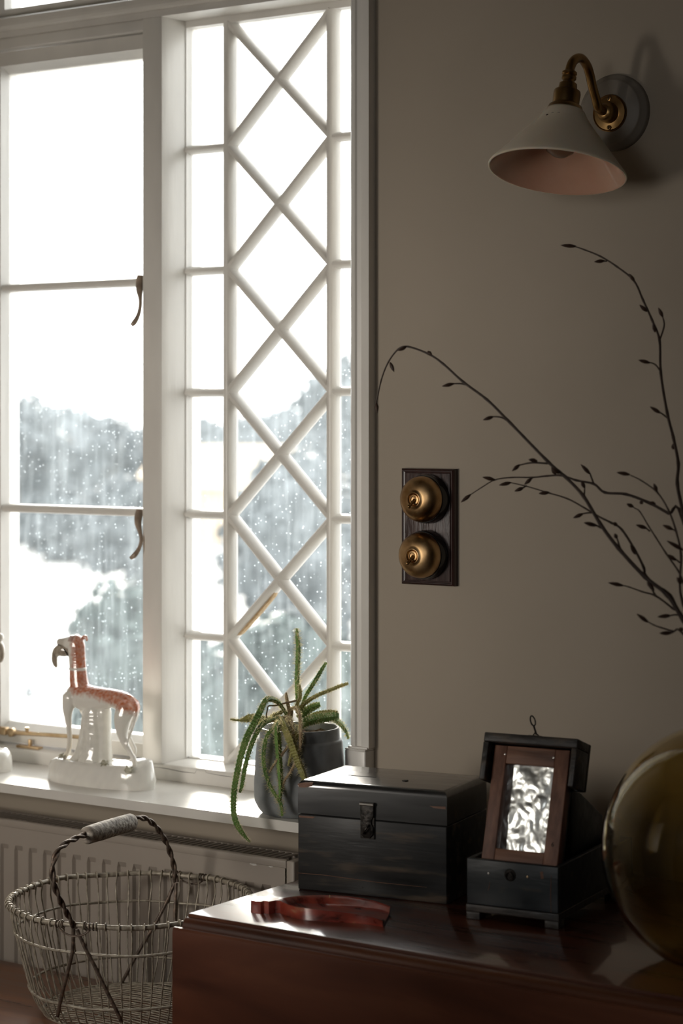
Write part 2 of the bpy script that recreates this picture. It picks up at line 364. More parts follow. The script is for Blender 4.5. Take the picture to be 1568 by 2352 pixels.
# ================================================================== the room
SILL = 0.7785
XR_, XL_ = -0.127, -0.965            # window opening
wb = MB()
wb.box(XR_, 2.6, 0, 0.18, 0, 2.55); wb.box(-1.0, XL_, 0, 0.18, 0, 2.55)
wb.box(XL_, XR_, 0, 0.18, 0, SILL - 0.015); wb.box(XL_, XR_, 0, 0.18, 2.45, 2.55)
struct('wall_back', wb, 'wall', 'taupe painted wall behind the lamp and the brass switches', 'wall')
def holed(axis, at, th, a0, a1, h0, h1, b0, b1, z0, z1):
    mb = MB()
    for (p, q, r, s_) in ((a0, b0, 0, 2.55), (b1, a1, 0, 2.55), (b0, b1, 0, z0), (b0, b1, z1, 2.55)):
        if axis == 'x': mb.box(at, at + th, p, q, r, s_)
        else: mb.box(p, q, at, at + th, r, s_)
    return mb
struct('wall_left', MB().box(-1.1, -1.0, -2.3, 0.18, 0, 2.55), 'wall', 'taupe wall closing the window alcove on the left', 'wall')
struct('wall_front', holed('y', -2.3, 0.8, -1.0, 0.16, 0, 2.55, -0.80, -0.25, 0.90, 1.48), 'wall_dark', 'dark wall opposite the lattice window, its window recess deepened to cut the light', 'wall')  # unseen recess, its depth shaped so daylight fades toward the lamp
struct('wall_return', MB().box(0.06, 0.16, -3.6, -2.3, 0, 2.55), 'wall_dark', 'dark wall beside the viewer', 'wall')
struct('wall_rear', holed('y', -3.7, 0.1, 0.06, 2.6, 0, 2.55, 0.40, 1.10, 1.35, 2.15), 'wall_dark', 'dark wall behind the viewer with an opening added to light the lamp shade', 'wall')  # unseen opening added for broad frontal light on the shade
struct('wall_right', MB().box(2.6, 2.7, -3.6, 0.18, 0, 2.55), 'wall_dark', 'plain dark wall at the right of the room', 'wall')
struct('floor', MB().box(-1.1, 2.7, -3.6, 0.18, -0.1, 0), 'floor', 'dark wooden floor of the room', 'floor')
struct('ceiling', MB().box(-1.1, 2.7, -3.6, 0.18, 2.55, 2.65), 'ceiling', 'plain pale ceiling of the room', 'ceiling')

# ------------------------------------------------------------------ the window
win = thing('window_1', 'white painted window with a plain casement and a diamond lattice light', 'window', (-0.54, 0.09, SILL), kind='structure')
YF, YG, YGL = 0.05, 0.12, 0.085
W = dict(parent=win, world=True)
def wpart(name, mb, mat='white', bevel=0.0015, parent=win, **k):
    return mb.build(name, mat, parent=parent, world=True, bevel=bevel, **k)
MX0, MX1 = -0.572, -0.533          # mullion
ZT0, ZT1 = 1.990, 2.016            # transom
ZB = 0.803                         # top of the bottom rail
# mullion with a stepped right-hand rebate
wpart('mullion', MB().prism([(MX0, YF, ZB), (MX1, YF, ZB), (MX1, YF + 0.036, ZB), (MX1 + 0.004, 0.107, ZB), (MX1 + 0.004, 0.145, ZB), (MX0, 0.145, ZB)], (0, 0, ZT0 - ZB)), bevel=0.0012)
wpart('mullion', MB().box(-0.5725, -0.5325, YF + 0.02, 0.145, ZT1, 2.41))
wpart('jamb', MB().box(-0.150, XR_, YF, 0.145, SILL, 2.45))
wpart('jamb', MB().box(XL_, -0.928, YF, 0.145, SILL, 2.45))
wpart('head', MB().box(-0.928, -0.15, YF, 0.145, 2.41, 2.45))
wpart('bottom_rail', MB().prism([(-0.928, YF, SILL), (-0.928, YF, ZB - 0.003), (-0.928, YF + 0.004, ZB), (-0.928, 0.145, ZB + 0.004), (-0.928, 0.145, SILL)], (0.778, 0, 0)), bevel=0.001)
# transom with a cove under its sloping top
cove = [(YF, ZT0), (YF, ZT0 + 0.010)] + [(YF + 0.001 - 0.010 * math.sin(a), ZT0 + 0.022 - 0.012 * math.cos(a)) for a in (0.0, 0.4, 0.8, 1.2, PI / 2)] + [(YF - 0.009, ZT1 + 0.004), (YF + 0.03, ZT1 + 0.016), (0.145, ZT1 + 0.016), (0.145, ZT0)]
wpart('transom', MB().prism([(-0.928, y, z) for y, z in cove], (0.778, 0, 0)), bevel=0)
def pane(name, poly, y, parent, th=0.003):
    mb = MB().prism([(x, y, z) for x, z in poly], (0, th, 0))
    return mb.build(name, 'glass', parent=parent, world=(parent is win))
for x0, x1 in ((-0.928, -0.5725), (-0.5325, -0.15)):
    rim = MB()
    rim.box(x0, x1, 0.085, 0.125, ZT1 + 0.014, ZT1 + 0.030); rim.box(x0, x1, 0.085, 0.125, 2.385, 2.41)
    rim.box(x0, x0 + 0.022, 0.085, 0.125, ZT1 + 0.030, 2.385); rim.box(x1 - 0.022, x1, 0.085, 0.125, ZT1 + 0.030, 2.385)
    up = wpart('upper_sash', rim, bevel=0)
    pane('pane', [(x0 + .022, ZT1 + .03), (x1 - .022, ZT1 + .03), (x1 - .022, 2.385), (x0 + .022, 2.385)], 0.10, up)
# right light: lattice of glazing bars
LX0, LX1 = -0.528, -0.152
LZ0, LZ1 = 0.8075, 1.979
lat = wpart('lattice_frame', MB().box(MX1 + 0.003, LX0, 0.106, 0.135, LZ0, LZ1).box(LX1, -0.150, 0.106, 0.135, LZ0, LZ1)
            .box(MX1 + 0.003, -0.150, 0.106, 0.135, LZ1, ZT0).box(MX1 + 0.003, -0.150, 0.112, 0.135, ZB, LZ0), bevel=0)
def gbar(p0, p1, w_, y0, y1, nose, parent, mat='white', name='glazing_bar', ext=0.0):
    a = Vector((p0[0], 0, p0[1])); b_ = Vector((p1[0], 0, p1[1])); d = (b_ - a).normalized()
    a = a - d * ext; b_ = b_ + d * ext
    n = Vector((-d.z, 0, d.x)); h = w_ / 2; k = nose / 2
    prof = [(-h, y1), (-h, y0 + 0.55 * (y1 - y0)), (-k, y0 + 0.10 * (y1 - y0)), (-k * 0.5, y0), (k * 0.5, y0), (k, y0 + 0.10 * (y1 - y0)), (h, y0 + 0.55 * (y1 - y0)), (h, y1)]
    mb = MB().prism([a + n * q + Vector((0, y, 0)) for q, y in prof], b_ - a)
    return mb.build(name, mat, parent=parent, smooth=True, angle=0.7)
bxl = on_y(526, 900, 0.112).x; bxr = on_y(763, 900, 0.112).x
zs = [LZ0 + (LZ1 - LZ0) * i / 6 for i in range(7)]
gbar((bxl, LZ0 - 0.003), (bxl, LZ1), 0.0165, 0.102, 0.124, 0.011, lat)
gbar((bxr, LZ0 - 0.003), (bxr, LZ1), 0.0165, 0.102, 0.124, 0.011, lat)
for z in zs[1:-1]:
    gbar((LX0 - 0.002, z), (bxl, z), 0.0145, 0.1035, 0.124, 0.008, lat)
    gbar((bxr, z), (LX1 + 0.002, z), 0.0145, 0.1035, 0.124, 0.008, lat)
for k in range(6):
    bm_ = gbar((bxl, zs[k]), (bxr, zs[k + 1]), 0.0150, 0.1030, 0.124, 0.009, lat)
    gbar((bxl, zs[k + 1]), (bxr, zs[k]), 0.0150, 0.1036, 0.124, 0.009, lat)
xm = (bxl + bxr) / 2
for k in range(6):
    za, zb = zs[k], zs[k + 1]; zm = (za + zb) / 2
    pane('pane', [(LX0 - .001, za), (bxl, za), (bxl, zb), (LX0 - .001, zb)], YG, lat)
    pane('pane', [(bxr, za), (LX1 + .001, za), (LX1 + .001, zb), (bxr, zb)], YG, lat)
    pane('pane', [(bxl, za), (xm, zm), (bxl, zb)], YG, lat)
    pane('pane', [(bxr, za), (bxr, zb), (xm, zm)], YG, lat)
    if k: pane('pane', [(bxl, za), (xm, (zs[k - 1] + za) / 2), (bxr, za), (xm, zm)], YG, lat)
pane('pane', [(bxl, LZ0), (bxr, LZ0), (xm, (zs[0] + zs[1]) / 2)], YG, lat)
pane('pane', [(bxl, LZ1), (xm, (zs[5] + zs[6]) / 2), (bxr, LZ1)], YG, lat)
# bare putty where the paint has gone from one bar
nd = Vector((bxr - bxl, 0, zs[2] - zs[1])).normalized(); pn = Vector((nd.z, 0, -nd.x))
mb = MB()
A = Vector((bxl, 0.1125, zs[1])) + nd * 0.012; 
prof = [A + pn * 0.0065, A + nd * 0.05 + pn * 0.0072, A + nd * 0.085 + pn * 0.0076, A + nd * 0.108 + pn * 0.0060, A + nd * 0.100 + pn * 0.0095, A + nd * 0.06 + pn * 0.0105, A + nd * 0.01 + pn * 0.0095]
mb.prism([p for p in prof], (0, 0.010, 0)); 
M['putty'] = pmat('bare_putty', [(0.3, (0.42, 0.27, 0.12)), (0.7, (0.62, 0.46, 0.28))], (200, 200, 200), rough=0.8)
mb.build('bare_putty', 'putty', parent=lat)

# left light: the casement
cx0, cx1 = -0.928, MX0 + 0.0005
gx0, gx1 = -0.896, -0.583
cz0, cz1 = ZB + 0.004, 1.969
gz0, gz1 = 0.833, 1.940
sash = MB()
for (x0, x1, z0, z1) in ((cx0, gx0, cz0, cz1), (gx1, cx1, cz0, cz1), (gx0, gx1, cz0, gz0 - 0.004), (gx0, gx1, 1.9455, cz1)):
    sash.box(x0, x1, 0.065, 0.105, z0, z1)
sash.prism([(gx0, 0.067, 1.9455), (gx0, 0.088, gz1 - 0.006), (gx0, 0.105, gz1 - 0.006), (gx0, 0.105, 1.9455)], (gx1 - gx0, 0, 0))
sash.prism([(gx0, 0.066, gz0 - 0.004), (gx0, 0.088, gz0 + 0.006), (gx0, 0.105, gz0 + 0.006), (gx0, 0.105, gz0 - 0.004)], (gx1 - gx0, 0, 0))
cas = wpart('casement', sash, bevel=0.0)
wpart('stop_bead', MB().box(cx0, cx1, 0.054, 0.10, 1.9715, ZT0), bevel=0.002)
zb1 = on_y(160, 655, 0.072).z; zb2 = on_y(160, 1172, 0.072).z
for z in (zb1, zb2): gbar((gx0 - 0.004, z), (gx1 + 0.004, z), 0.014, 0.068, 0.09, 0.0105, cas)
for a, b_ in ((gz0, zb2), (zb2, zb1), (zb1, gz1)):
    pane('pane', [(gx0 - .002, a), (gx1 + .002, a), (gx1 + .002, b_), (gx0 - .002, b_)], YGL, cas)
# casement fasteners curving out from the hidden stile
for (y0, mat_) in ((655, 'bronze'), (1190, 'bronze')):
    q = [(322, -22), (321, -8), (320, 10), (322, 30), (322, 48), (317, 70), (308, 86), (302, 92)]
    if y0 > 1000: q = [(320, -20), (318, -5), (317, 12), (322, 34), (324, 52), (319, 70), (309, 85), (300, 92)]
    yy = [0.058, 0.056, 0.050, 0.046, 0.044, 0.040, 0.034, 0.032]
    pts = []
    for (px, dy), y in zip(q, yy):
        pts.append(on_y(px, y0 + dy, y))
    rr = [0.0050, 0.0066, 0.0058, 0.0034, 0.0030, 0.0034, 0.0042, 0.0030]
    dense = spline([(*p, r) for p, r in zip(pts, rr)], 5)
    MB().tube([p[:3] for p in dense], [p[3] for p in dense], 10).build('casement_fastener', mat_, parent=cas, smooth=True, angle=1.2)
# casement stay along the bottom
def sp(px, py, y=0.056): return on_y(px, py, y)
stay = MB().tube([sp(26, 1683), sp(100, 1687), sp(200, 1694)], [0.0034] * 3, 6)
st = stay.build('casement_stay', 'brass_stay', parent=cas, smooth=True)
c = sp(27, 1682); MB().lathe([(0, -0.004), (0.0072, -0.004), (0.0072, 0.004), (0, 0.004)], c, (0, -1, 0), 20).build('stay_pivot', 'brass_stay', parent=cas, bevel=0.0008)
c = sp(9, 1678, 0.058); MB().box(c.x - .012, c.x + .008, c.y - .006, c.y + .006, c.z - .007, c.z + .006).build('stay_bracket', 'brass_stay', parent=cas, bevel=0.002)
c = sp(62, 1676, 0.056); MB().lathe([(0, -0.003), (0.003, -0.003), (0.0035, 0.004), (0, 0.004)], c, (0, 0, 1), 10).build('stay_knob', 'brass_stay', parent=cas, smooth=True)
c = on_y(65, 1695, 0.052); wpart('stay_pin_plate', MB().box(c.x - .026, c.x + .024, YF + 0.0, YF + 0.012, ZB - 0.001, ZB + 0.0035).tube([(c.x, YF + .006, ZB), (c.x, YF + .006, ZB + .014)], .0035, 8), 'brass_stay', bevel=0.0005)
# sill board
wpart('window_sill', MB().box(-0.998, -0.062, -0.117, 0.0, SILL - 0.0145, SILL).box(XL_, XR_, 0.0, YF + 0.012, SILL - 0.0145, SILL), bevel=0)
# a crack in the paint between the rail and the sill
cr = [on_y(x, y, YF - 0.0003) for x, y in ((344, 1763), (362, 1762.5), (380, 1765), (400, 1769), (420, 1773), (440, 1775), (447, 1776), (452, 1768), (470, 1768), (474, 1775), (500, 1780), (520, 1783), (534, 1785))]
wpart('paint_crack', MB().tube(cr, [0.0001, 0.0002, 0.0005, 0.0004, 0.0005, 0.0003, 0.0002, 0.0001, 0.0001, 0.0002, 0.0003, 0.0004, 0.0002], 5), 'crack', bevel=0)

# architrave down the right of the window, on a plinth block
AX0, AX1 = -0.1268, -0.0915
pr = [(AX0, 0.0), (AX0, -0.012), (-0.1225, -0.0165), (-0.1165, -0.0165), (-0.1145, -0.0135), (-0.1060, -0.0125), (-0.1045, -0.0175), (-0.1015, -0.0190), (AX1 + 0.001, -0.0190), (AX1, -0.018), (AX1, 0.0)]
t1 = thing('trim_1', 'white moulded architrave between the window and the taupe wall', 'trim', (-0.109, 0, SILL), kind='structure')
MB().prism([(x, y, 0.876) for x, y in pr], (0, 0, 2.55 - 0.876)).build('moulding', 'white', parent=t1, world=True, smooth=True, angle=0.5)
MB().prism([(AX0 - 0.002, 0, SILL), (AX0 - 0.002, -0.025, SILL), (AX1 - 0.001, -0.025, SILL), (AX1 - 0.001, 0, SILL)], (0, 0, 0.094)).build('plinth_block', 'white', parent=t1, world=True, bevel=0.002)
MB().prism([(AX0 - 0.002, 0, 0.8725), (AX0 - 0.002, -0.025, 0.8725), (AX1 - 0.001, -0.025, 0.8725), (AX1 - 0.001, 0, 0.8725)], (0, 0, 0.002)).prism([(AX0 + .001, 0, 0.8745), (AX0 + 0.001, -0.021, 0.8745), (AX1 - 0.0005, -0.021, 0.8745), (AX1 - 0.0005, 0, 0.8745)], (0, 0, 0.003)).build('plinth_cap', 'white', parent=t1, world=True, bevel=0.0008)

# ------------------------------------------------------------------ garden beyond the window
GZ = -0.35
struct('ground', MB().box(-60, 30, 0.5, 70, GZ - 0.2, GZ), 'gravel', 'pale sunlit gravel and lawn beyond the window', 'ground')
def leafy(name, label, c, rx, ry, rz, n, mat, seed, trunk=0.0, size=0.09, grp='bushes beyond the window'):
    """a bush: a lumpy core and leaves all over it; c is its foot"""
    rnd = random.Random(seed)
    t = thing(name, label, 'tree' if trunk else 'bush', c, group=grp)
    mb = MB(); bmx = bmesh.new(); bmesh.ops.create_icosphere(bmx, subdivisions=4, radius=1.0); bmx.verts.index_update()
    vs_ = []
    for p in bmx.verts:
        k = 0.80 + 0.32 * noise.noise(p.co * 1.9 + Vector((seed, 0, 0))) + 0.14 * noise.noise(p.co * 5 + Vector((seed, 3, 0)))
        vs_.append(Vector((p.co.x * rx * k, p.co.y * ry * k, trunk + rz + p.co.z * rz * k)))
    fs_ = [tuple(q.index for q in f.verts) for f in bmx.faces]; bmx.free()
    mb.add(vs_, fs_)
    core = mb.build('foliage', mat, parent=t, smooth=True)
    lv = MB(); V, Fc = [], []
    for i in range(n):
        p = vs_[rnd.randrange(len(vs_))]
        d = Vector((rnd.gauss(0, 1), rnd.gauss(0, 1), rnd.gauss(0, 1))).normalized()
        q = p * 1.0 + d * size * 0.9
        u = d.orthogonal().normalized() * size * rnd.uniform(.5, 1); v = d.cross(u).normalized() * size * 0.5
        k = len(V); V += [q - u, q + v, q + u, q - v]; Fc.append((k, k + 1, k + 2, k + 3))
    lv.add(V, Fc); tag(lv.build('leaves', mat, parent=t), kind='stuff')
    if trunk: MB().tube([(0, 0, 0), (0.05, 0, trunk * .6), (0, 0.03, trunk + rz)], [0.12, 0.1, 0.06], 8).build('trunk', 'bark', parent=t)
    return t
def gpt(px, py, t=None):
    p = on_z(px, py, GZ)
    if t: p = at_t(px, py, t)
    return p
def foot(px, t):
    p = at_t(px, 1500, t); return (p.x, p.y, GZ)
leafy('garden_bush', 'dark rounded bush seen behind the porcelain greyhound', foot(292, 9.0), 0.30, 0.30, 0.52, 1500, 'leaf', 3, size=0.05)
leafy('garden_bush', 'broad bush filling the lowest lattice panes behind the cactus', foot(640, 8.0), 0.44, 0.4, 0.50, 1800, 'leaf', 5, size=0.05)
leafy('garden_bush', 'dark bush at the foot of the narrow lattice panes', foot(478, 8.6), 0.20, 0.25, 0.42, 1000, 'leaf', 8, size=0.05)
leafy('garden_bush', 'tall haze-greyed bush behind the middle lattice diamonds', foot(690, 15.0), 0.60, 0.6, 0.76, 2000, 'leaf_hazed', 11, size=0.07)
leafy('garden_bush', 'haze-greyed bush at the right edge of the lattice panes', foot(800, 19.0), 0.7, 0.6, 0.86, 2000, 'leaf_hazed', 14, size=0.08)
leafy('garden_bush', 'low haze-greyed bush between the fence and the far hedge', foot(150, 25.0), 0.7, 0.5, 0.42, 1500, 'leaf_hazed', 19, size=0.09)
leafy('garden_bush', 'small haze-greyed bush behind the casement fastener', foot(300, 22.0), 0.8, 0.5, 0.55, 1500, 'leaf_hazed', 20, size=0.09)
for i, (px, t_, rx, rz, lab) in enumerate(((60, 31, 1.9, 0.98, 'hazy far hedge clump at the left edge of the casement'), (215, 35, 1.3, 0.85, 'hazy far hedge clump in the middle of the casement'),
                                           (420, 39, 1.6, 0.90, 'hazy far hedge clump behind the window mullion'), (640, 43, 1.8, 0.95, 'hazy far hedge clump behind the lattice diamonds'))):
    leafy('hedge_clump', lab, foot(px, t_), rx, 0.9, rz, 1800, 'leaf_hazed', 30 + i, size=0.12, grp='far hedge')
leafy('garden_tree', 'faint far tree rising above the hedge at the left', foot(20, 27), 0.8, 0.7, 0.55, 900, 'leaf_hazed', 41, trunk=0.9, size=0.12, grp='trees beyond the window')
leafy('garden_tree', 'faint far tree at the right edge of the lattice', foot(800, 26.0), 0.6, 0.6, 0.6, 1100, 'leaf_hazed', 44, trunk=1.2, size=0.12, grp='trees beyond the window')
# post and rail fence
fc = thing('garden_fence', 'low grey rail fence across the bright garden', 'fence', foot(80, 13.0))
fz = [at_t(80, 1553, 13.0).z, at_t(80, 1583, 13.0).z]
fo = fc.location
p0 = at_t(-60, 1500, 13.0); p1 = at_t(330, 1500, 12.6)
for z, r in ((fz[0], 0.006), (fz[1], 0.012)): MB().tube([(p0.x, p0.y, z), (p1.x, p1.y, z)], r, 6).build('rail', 'fence', parent=fc, world=True)
for px in (-40, 66, 190, 310):
    p = at_t(px, 1500, 12.9); MB().tube([(p.x, p.y, GZ), (p.x, p.y, fz[0])], [0.022, 0.016], 6).build('post', 'fence', parent=fc, world=True)
hs = thing('garden_house', 'blurred tan house seen through the narrow lattice panes', 'house', foot(470, 28.0), math.radians(20))
MB().box(-0.9, 0.9, 0, 2, 0, 0.75).build('wall', 'render', parent=hs)
MB().prism([(-1.0, -0.1, 0.75), (1.0, -0.1, 0.75), (1.0, 1.0, 1.25), (-1.0, 1.0, 1.25)], (0, 0.05, 0.06)).build('roof', 'render', parent=hs)
for x in (-0.5, 0.3): MB().box(x, x + 0.25, -0.02, 0.02, 0.3, 0.6).build('window', 'outside_glass', parent=hs)

# ------------------------------------------------------------------ radiator under the sill
rad = thing('radiator', 'taupe painted panel radiator under the window sill', 'radiator', (-0.57, -0.08, 0.14))
RX0, RX1, RY0, RY1, RZ0, RZ1 = -0.975, -0.156, -0.112, -0.052, 0.16, 0.722
pitch = 0.0302; fw = 0.0180
nfl = int((RX1 - RX0 - 0.05) / pitch)
xs = [RX0 + 0.004]; cols = []
for i in range(nfl):
    a = RX1 - 0.052 - (nfl - i - 1) * pitch - fw / 2
    if a < RX0 + .01: continue
    for dx, dp in ((0, 0), (0.0026, 1), (fw - 0.0026, 1), (fw, 0)): cols.append((a + dx, dp))
cols = [(RX0 + 0.004, 0)] + cols + [(RX1 - 0.018, 0)]
zt = RZ1 - 0.040
rows = [(RZ0 + .01, 0), (RZ0 + 0.04, 0), (RZ0 + 0.043, 1), (zt - 0.0085, 1), (zt, 0), (RZ1 - 0.011, 0)]
V = [(x, RY0 + 0.003 + 0.0055 * dx * dz, z) for z, dz in rows for x, dx in cols]
nc = len(cols)
Fs = [(r * nc + c_, r * nc + c_ + 1, (r + 1) * nc + c_ + 1, (r + 1) * nc + c_) for r in range(len(rows) - 1) for c_ in range(nc - 1)]
MB().add(V, Fs).build('front_panel', 'radiator', parent=rad, world=True)
MB().box(RX0, RX1, RY1 - 0.006, RY1, RZ0, RZ1 - 0.004).build('rear_panel', 'radiator', parent=rad, world=True)
for x in (RX0, RX1 - 0.014):
    MB().box(x, x + 0.014, RY0, RY1 - 0.006, RZ0, RZ1 - 0.001).build('side_panel', 'radiator', parent=rad, world=True, bevel=0.002)
MB().prism([(RX0 + .014, RY0 - 0.0005, RZ1 - 0.012), (RX0 + .014, RY0 - 0.001, RZ1 - 0.002), (RX0 + .014, RY0 + 0.002, RZ1), (RX0 + .014, RY0 + 0.008, RZ1), (RX0 + .014, RY0 + 0.008, RZ1 - 0.012)], (RX1 - RX0 - 0.028, 0, 0)).build('top_rail', 'radiator', parent=rad, world=True, bevel=0.0008)
MB().box(RX0 + .014, RX1 - 0.014, RY1 - 0.014, RY1 - .006, RZ1 - 0.010, RZ1).build('top_rail', 'radiator', parent=rad, world=True)
sl = MB().prism([(0, RY0 + 0.008, RZ1 - 0.002), (0.0072, RY0 + 0.008, RZ1 - 0.002), (0.0102, RY1 - 0.014, RZ1 - 0.002), (0.003, RY1 - 0.014, RZ1 - 0.002)], (0, 0, 0.0018)).build('grille_slat', 'radiator', parent=rad, world=True)
sl.location.x = RX0 + 0.016
n_sl = int((RX1 - RX0 - 0.04) / 0.0118)
for i in range(1, n_sl):
    c_ = sl.copy(); COL.objects.link(c_); c_.parent = rad; c_.matrix_parent_inverse = sl.matrix_parent_inverse.copy(); c_.location.x = RX0 + 0.016 + i * 0.0118
MB().box(RX0 + .014, RX1 - .014, RY0 + 0.012, RY1 - 0.012, RZ0 + .05, RZ1 - 0.03).build('convector', 'radiator', parent=rad, world=True)
for px, py, a, b_ in ((582, 1986, 0.006, 0.0016), (621, 1990, 0.004, 0.0018), (575, 1984, 0.002, 0.001)):
    c = on_y(px, py, RY0 + 0.0026); MB().prism([(c.x - a, c.y, c.z), (c.x, c.y, c.z - b_), (c.x + a, c.y, c.z - .3 * b_), (c.x + .7 * a, c.y, c.z + b_), (c.x - .3 * a, c.y, c.z + .8 * b_)], (0, 0.0005, 0)).build('paint_chip', 'chip', parent=rad, world=True)
for x in (RX0 + .15, RX1 - .2): MB().box(x, x + .03, RY1, 0.0, 0.3, 0.5).build('bracket', 'radiator', parent=rad, world=True)

for x in (RX0 + .06, RX1 - .06): MB().tube([(x, -0.08, 0), (x, -0.08, RZ0 + .002)], 0.008, 10).build('pipe', 'radiator', parent=rad, world=True)
# ------------------------------------------------------------------ low bench
BZ = 0.525
bn = thing('bench', 'low brown wooden bench carrying the wire basket', 'bench', (-0.6, -0.37, 0))
MB().box(-0.97, -0.04, -0.52, -0.186, BZ - 0.028, BZ).build('seat', 'bench', parent=bn, world=True, bevel=0.003)
for x in (-0.94, -0.12):
    for y in (-0.49, -0.26): MB().box(x, x + 0.045, y, y + 0.045, 0, BZ - 0.028).build('leg', 'bench', parent=bn, world=True, bevel=0.003)
MB().box(-0.895, -0.12, -0.485, -0.465, BZ - 0.098, BZ - 0.028).build('apron', 'bench', parent=bn, world=True)
MB().box(-0.895, -0.12, -0.24, -0.22, BZ - 0.098, BZ - 0.028).build('apron', 'bench', parent=bn, world=True)

# ------------------------------------------------------------------ drop-leaf table
TZ = 0.75
tb = thing('drop_leaf_table', 'polished mahogany drop-leaf table with its near leaf hanging down', 'table', (0.6, -0.3, 0))
TX0, TX1, TY0, TY1 = -0.005, 1.25, -0.540, -0.055
def tprof(y, s_):     # rule-joint edge: fillet then quarter round; s_ = direction of the edge
    q = [(y, TZ), (y - s_ * 0.0006, TZ - 0.003)]
    q += [(y - s_ * 0.001 - s_ * 0.010 * math.sin(a), TZ - 0.004 - 0.010 * (1 - math.cos(a))) for a in (0, 0.3, 0.6, 0.9, 1.2, PI / 2)]
    q += [(y - s_ * 0.011, TZ - 0.0165), (y, TZ - 0.0165)]
    return q
MB().box(TX0, TX1, TY0, TY1, TZ - 0.0165, TZ).build('tabletop', 'mahogany', parent=tb, world=True, bevel=0.0012)
for y, s_ in ((TY0, 1), (TY1, -1)):
    q = tprof(y, s_)[2:]
    MB().prism([(TX0, a, z) for a, z in [(y + s_ * .0004, TZ - 0.004)] + q[:-1] + [(y + s_ * .0004, TZ - .0165)]], (TX1 - TX0, 0, 0)).build('edge_moulding', 'mahogany_edge', parent=tb, world=True, smooth=True, angle=0.45)
def leafprof(y, s_):
    z1 = TZ - 0.0165
    q = [(y - s_ * 0.0115, z1 + 0.0005), (y - s_ * 0.014, z1 + 0.0022), (y - s_ * 0.018, z1 + 0.0022), (y - s_ * 0.0200, z1 - 0.0005), (y - s_ * 0.0205, z1 - 0.006), (y - s_ * 0.0205, z1 - 0.30), (y - s_ * 0.001, z1 - 0.30), (y - s_ * 0.001, z1 - .006)]
    return q
for y, s_ in ((TY0, 1), (TY1, -1)):
    MB().prism([(TX0 - 0.008, a, z) for a, z in leafprof(y, s_)], (TX1 - TX0 + 0.008, 0, 0)).build('drop_leaf', 'mahogany_leaf', parent=tb, world=True, smooth=True, angle=0.5)
MB().box(TX0 + 0.06, TX1 - 0.06, TY0 + 0.06, TY1 - 0.06, TZ - 0.12, TZ - 0.0165).build('apron', 'mahogany', parent=tb, world=True)
for x in (TX0 + 0.065, TX1 - 0.065):
    for y in (TY0 + 0.065, TY1 - 0.065):
        MB().lathe([(0, 0), (0.013, 0), (0.016, 0.03), (0.02, 0.3), (0.026, 0.58), (0.024, 0.63), (0, 0.63)], (x, y, 0), seg=16).build('leg', 'mahogany', parent=tb, world=True, smooth=True)

# ================================================================== black wooden box
bx = thing('black_wooden_box', 'black lacquered wooden chest with a rounded lid and iron hasp', 'box', (0.027, -0.356, TZ), math.radians(9.5))
bw, bd, bh, bs = 0.206, 0.135, 0.140, 0.0970
body = MB().box(0, bw, 0, bd, 0.0, bs - 0.0005).build('body', 'black', parent=bx, bevel=0.0016)
cut_l = MB().box(0.0, bw, 0.0, bd, bs + 0.0006, bh)
lid = cut_l.build('lid', 'black_lid', parent=bx)
bm = bmesh.new(); bm.from_mesh(lid.data)
es = [e for e in bm.edges if all(v.co.z > bh - 1e-4 for v in e.verts)]
bmesh.ops.bevel(bm, geom=es, offset=0.0085, segments=5, profile=0.5, affect='EDGES')
for f in bm.faces: f.smooth = True
for e in bm.edges:
    if len(e.link_faces) == 2: e.smooth = e.calc_face_angle(0) < 0.6
bm.to_mesh(lid.data); bm.free()
# coin slot cut into the lid
pl = Matrix.Rotation(-math.radians(9.5), 4, 'Z') @ (on_z(831, 1783, TZ + bh) - Vector((0.027, -0.356, TZ)))
cutter = MB().box(pl.x - 0.020, pl.x + 0.020, pl.y - 0.0022, pl.y + 0.0022, bh - 0.012, bh + 0.01).build('cutter', 'black', parent=bx)
bo = lid.modifiers.new('slot', 'BOOLEAN'); bo.operation = 'DIFFERENCE'; bo.object = cutter; bo.solver = 'EXACT'
evaluated(lid); bpy.data.objects.remove(cutter, do_unlink=True)
MB().box(pl.x - 0.0215, pl.x + 0.0215, pl.y - 0.0037, pl.y + 0.0037, bh - 0.0125, bh - 0.0118).build('slot_lining', 'black', parent=bx)
# hasp on the front (local y = 0 is the front)
def bloc(px, py, y=0.0):
    o = Vector((0.027, -0.356, TZ)); R = Matrix.Rotation(math.radians(9.5), 3, 'Z')
    n = R @ Vector((0, 1, 0)); p = on_plane(px, py, o + n * y, n)
    return R.transposed() @ (p - o)
h0 = bloc(845, 1848); h1 = bloc(842, 1922)
hx = h0.x
hp = [(-0.0092, h0.z), (0.0092, h0.z), (0.0092, h0.z - 0.014), (0.0060, h0.z - 0.019), (0.0060, h0.z - 0.023), (0.0088, h0.z - 0.028), (0.0085, h1.z + 0.004), (0.004, h1.z - 0.001), (-0.004, h1.z - 0.001), (-0.0085, h1.z + 0.004), (-0.0088, h0.z - 0.028), (-0.0060, h0.z - 0.023), (-0.0060, h0.z - 0.019), (-0.0092, h0.z - 0.014)]
hasp = MB().prism([(hx + a, -0.0042, z) for a, z in hp], (0, 0.0018, 0)).build('hasp', 'black_iron', parent=bx, bevel=0.0005)
MB().tube([(hx - 0.0095, -0.0036, h0.z + 0.001), (hx + 0.0095, -0.0036, h0.z + 0.001)], 0.0024, 10).build('hinge_pin', 'nail', parent=hasp, smooth=True)
MB().box(hx - 0.0095, hx + 0.0095, -0.0024, 0.0, h1.z - 0.002, h0.z + 0.0025).build('hasp_plate', 'black_iron', parent=bx)
sz = (h0.z * 0.25 + h1.z * 0.75)
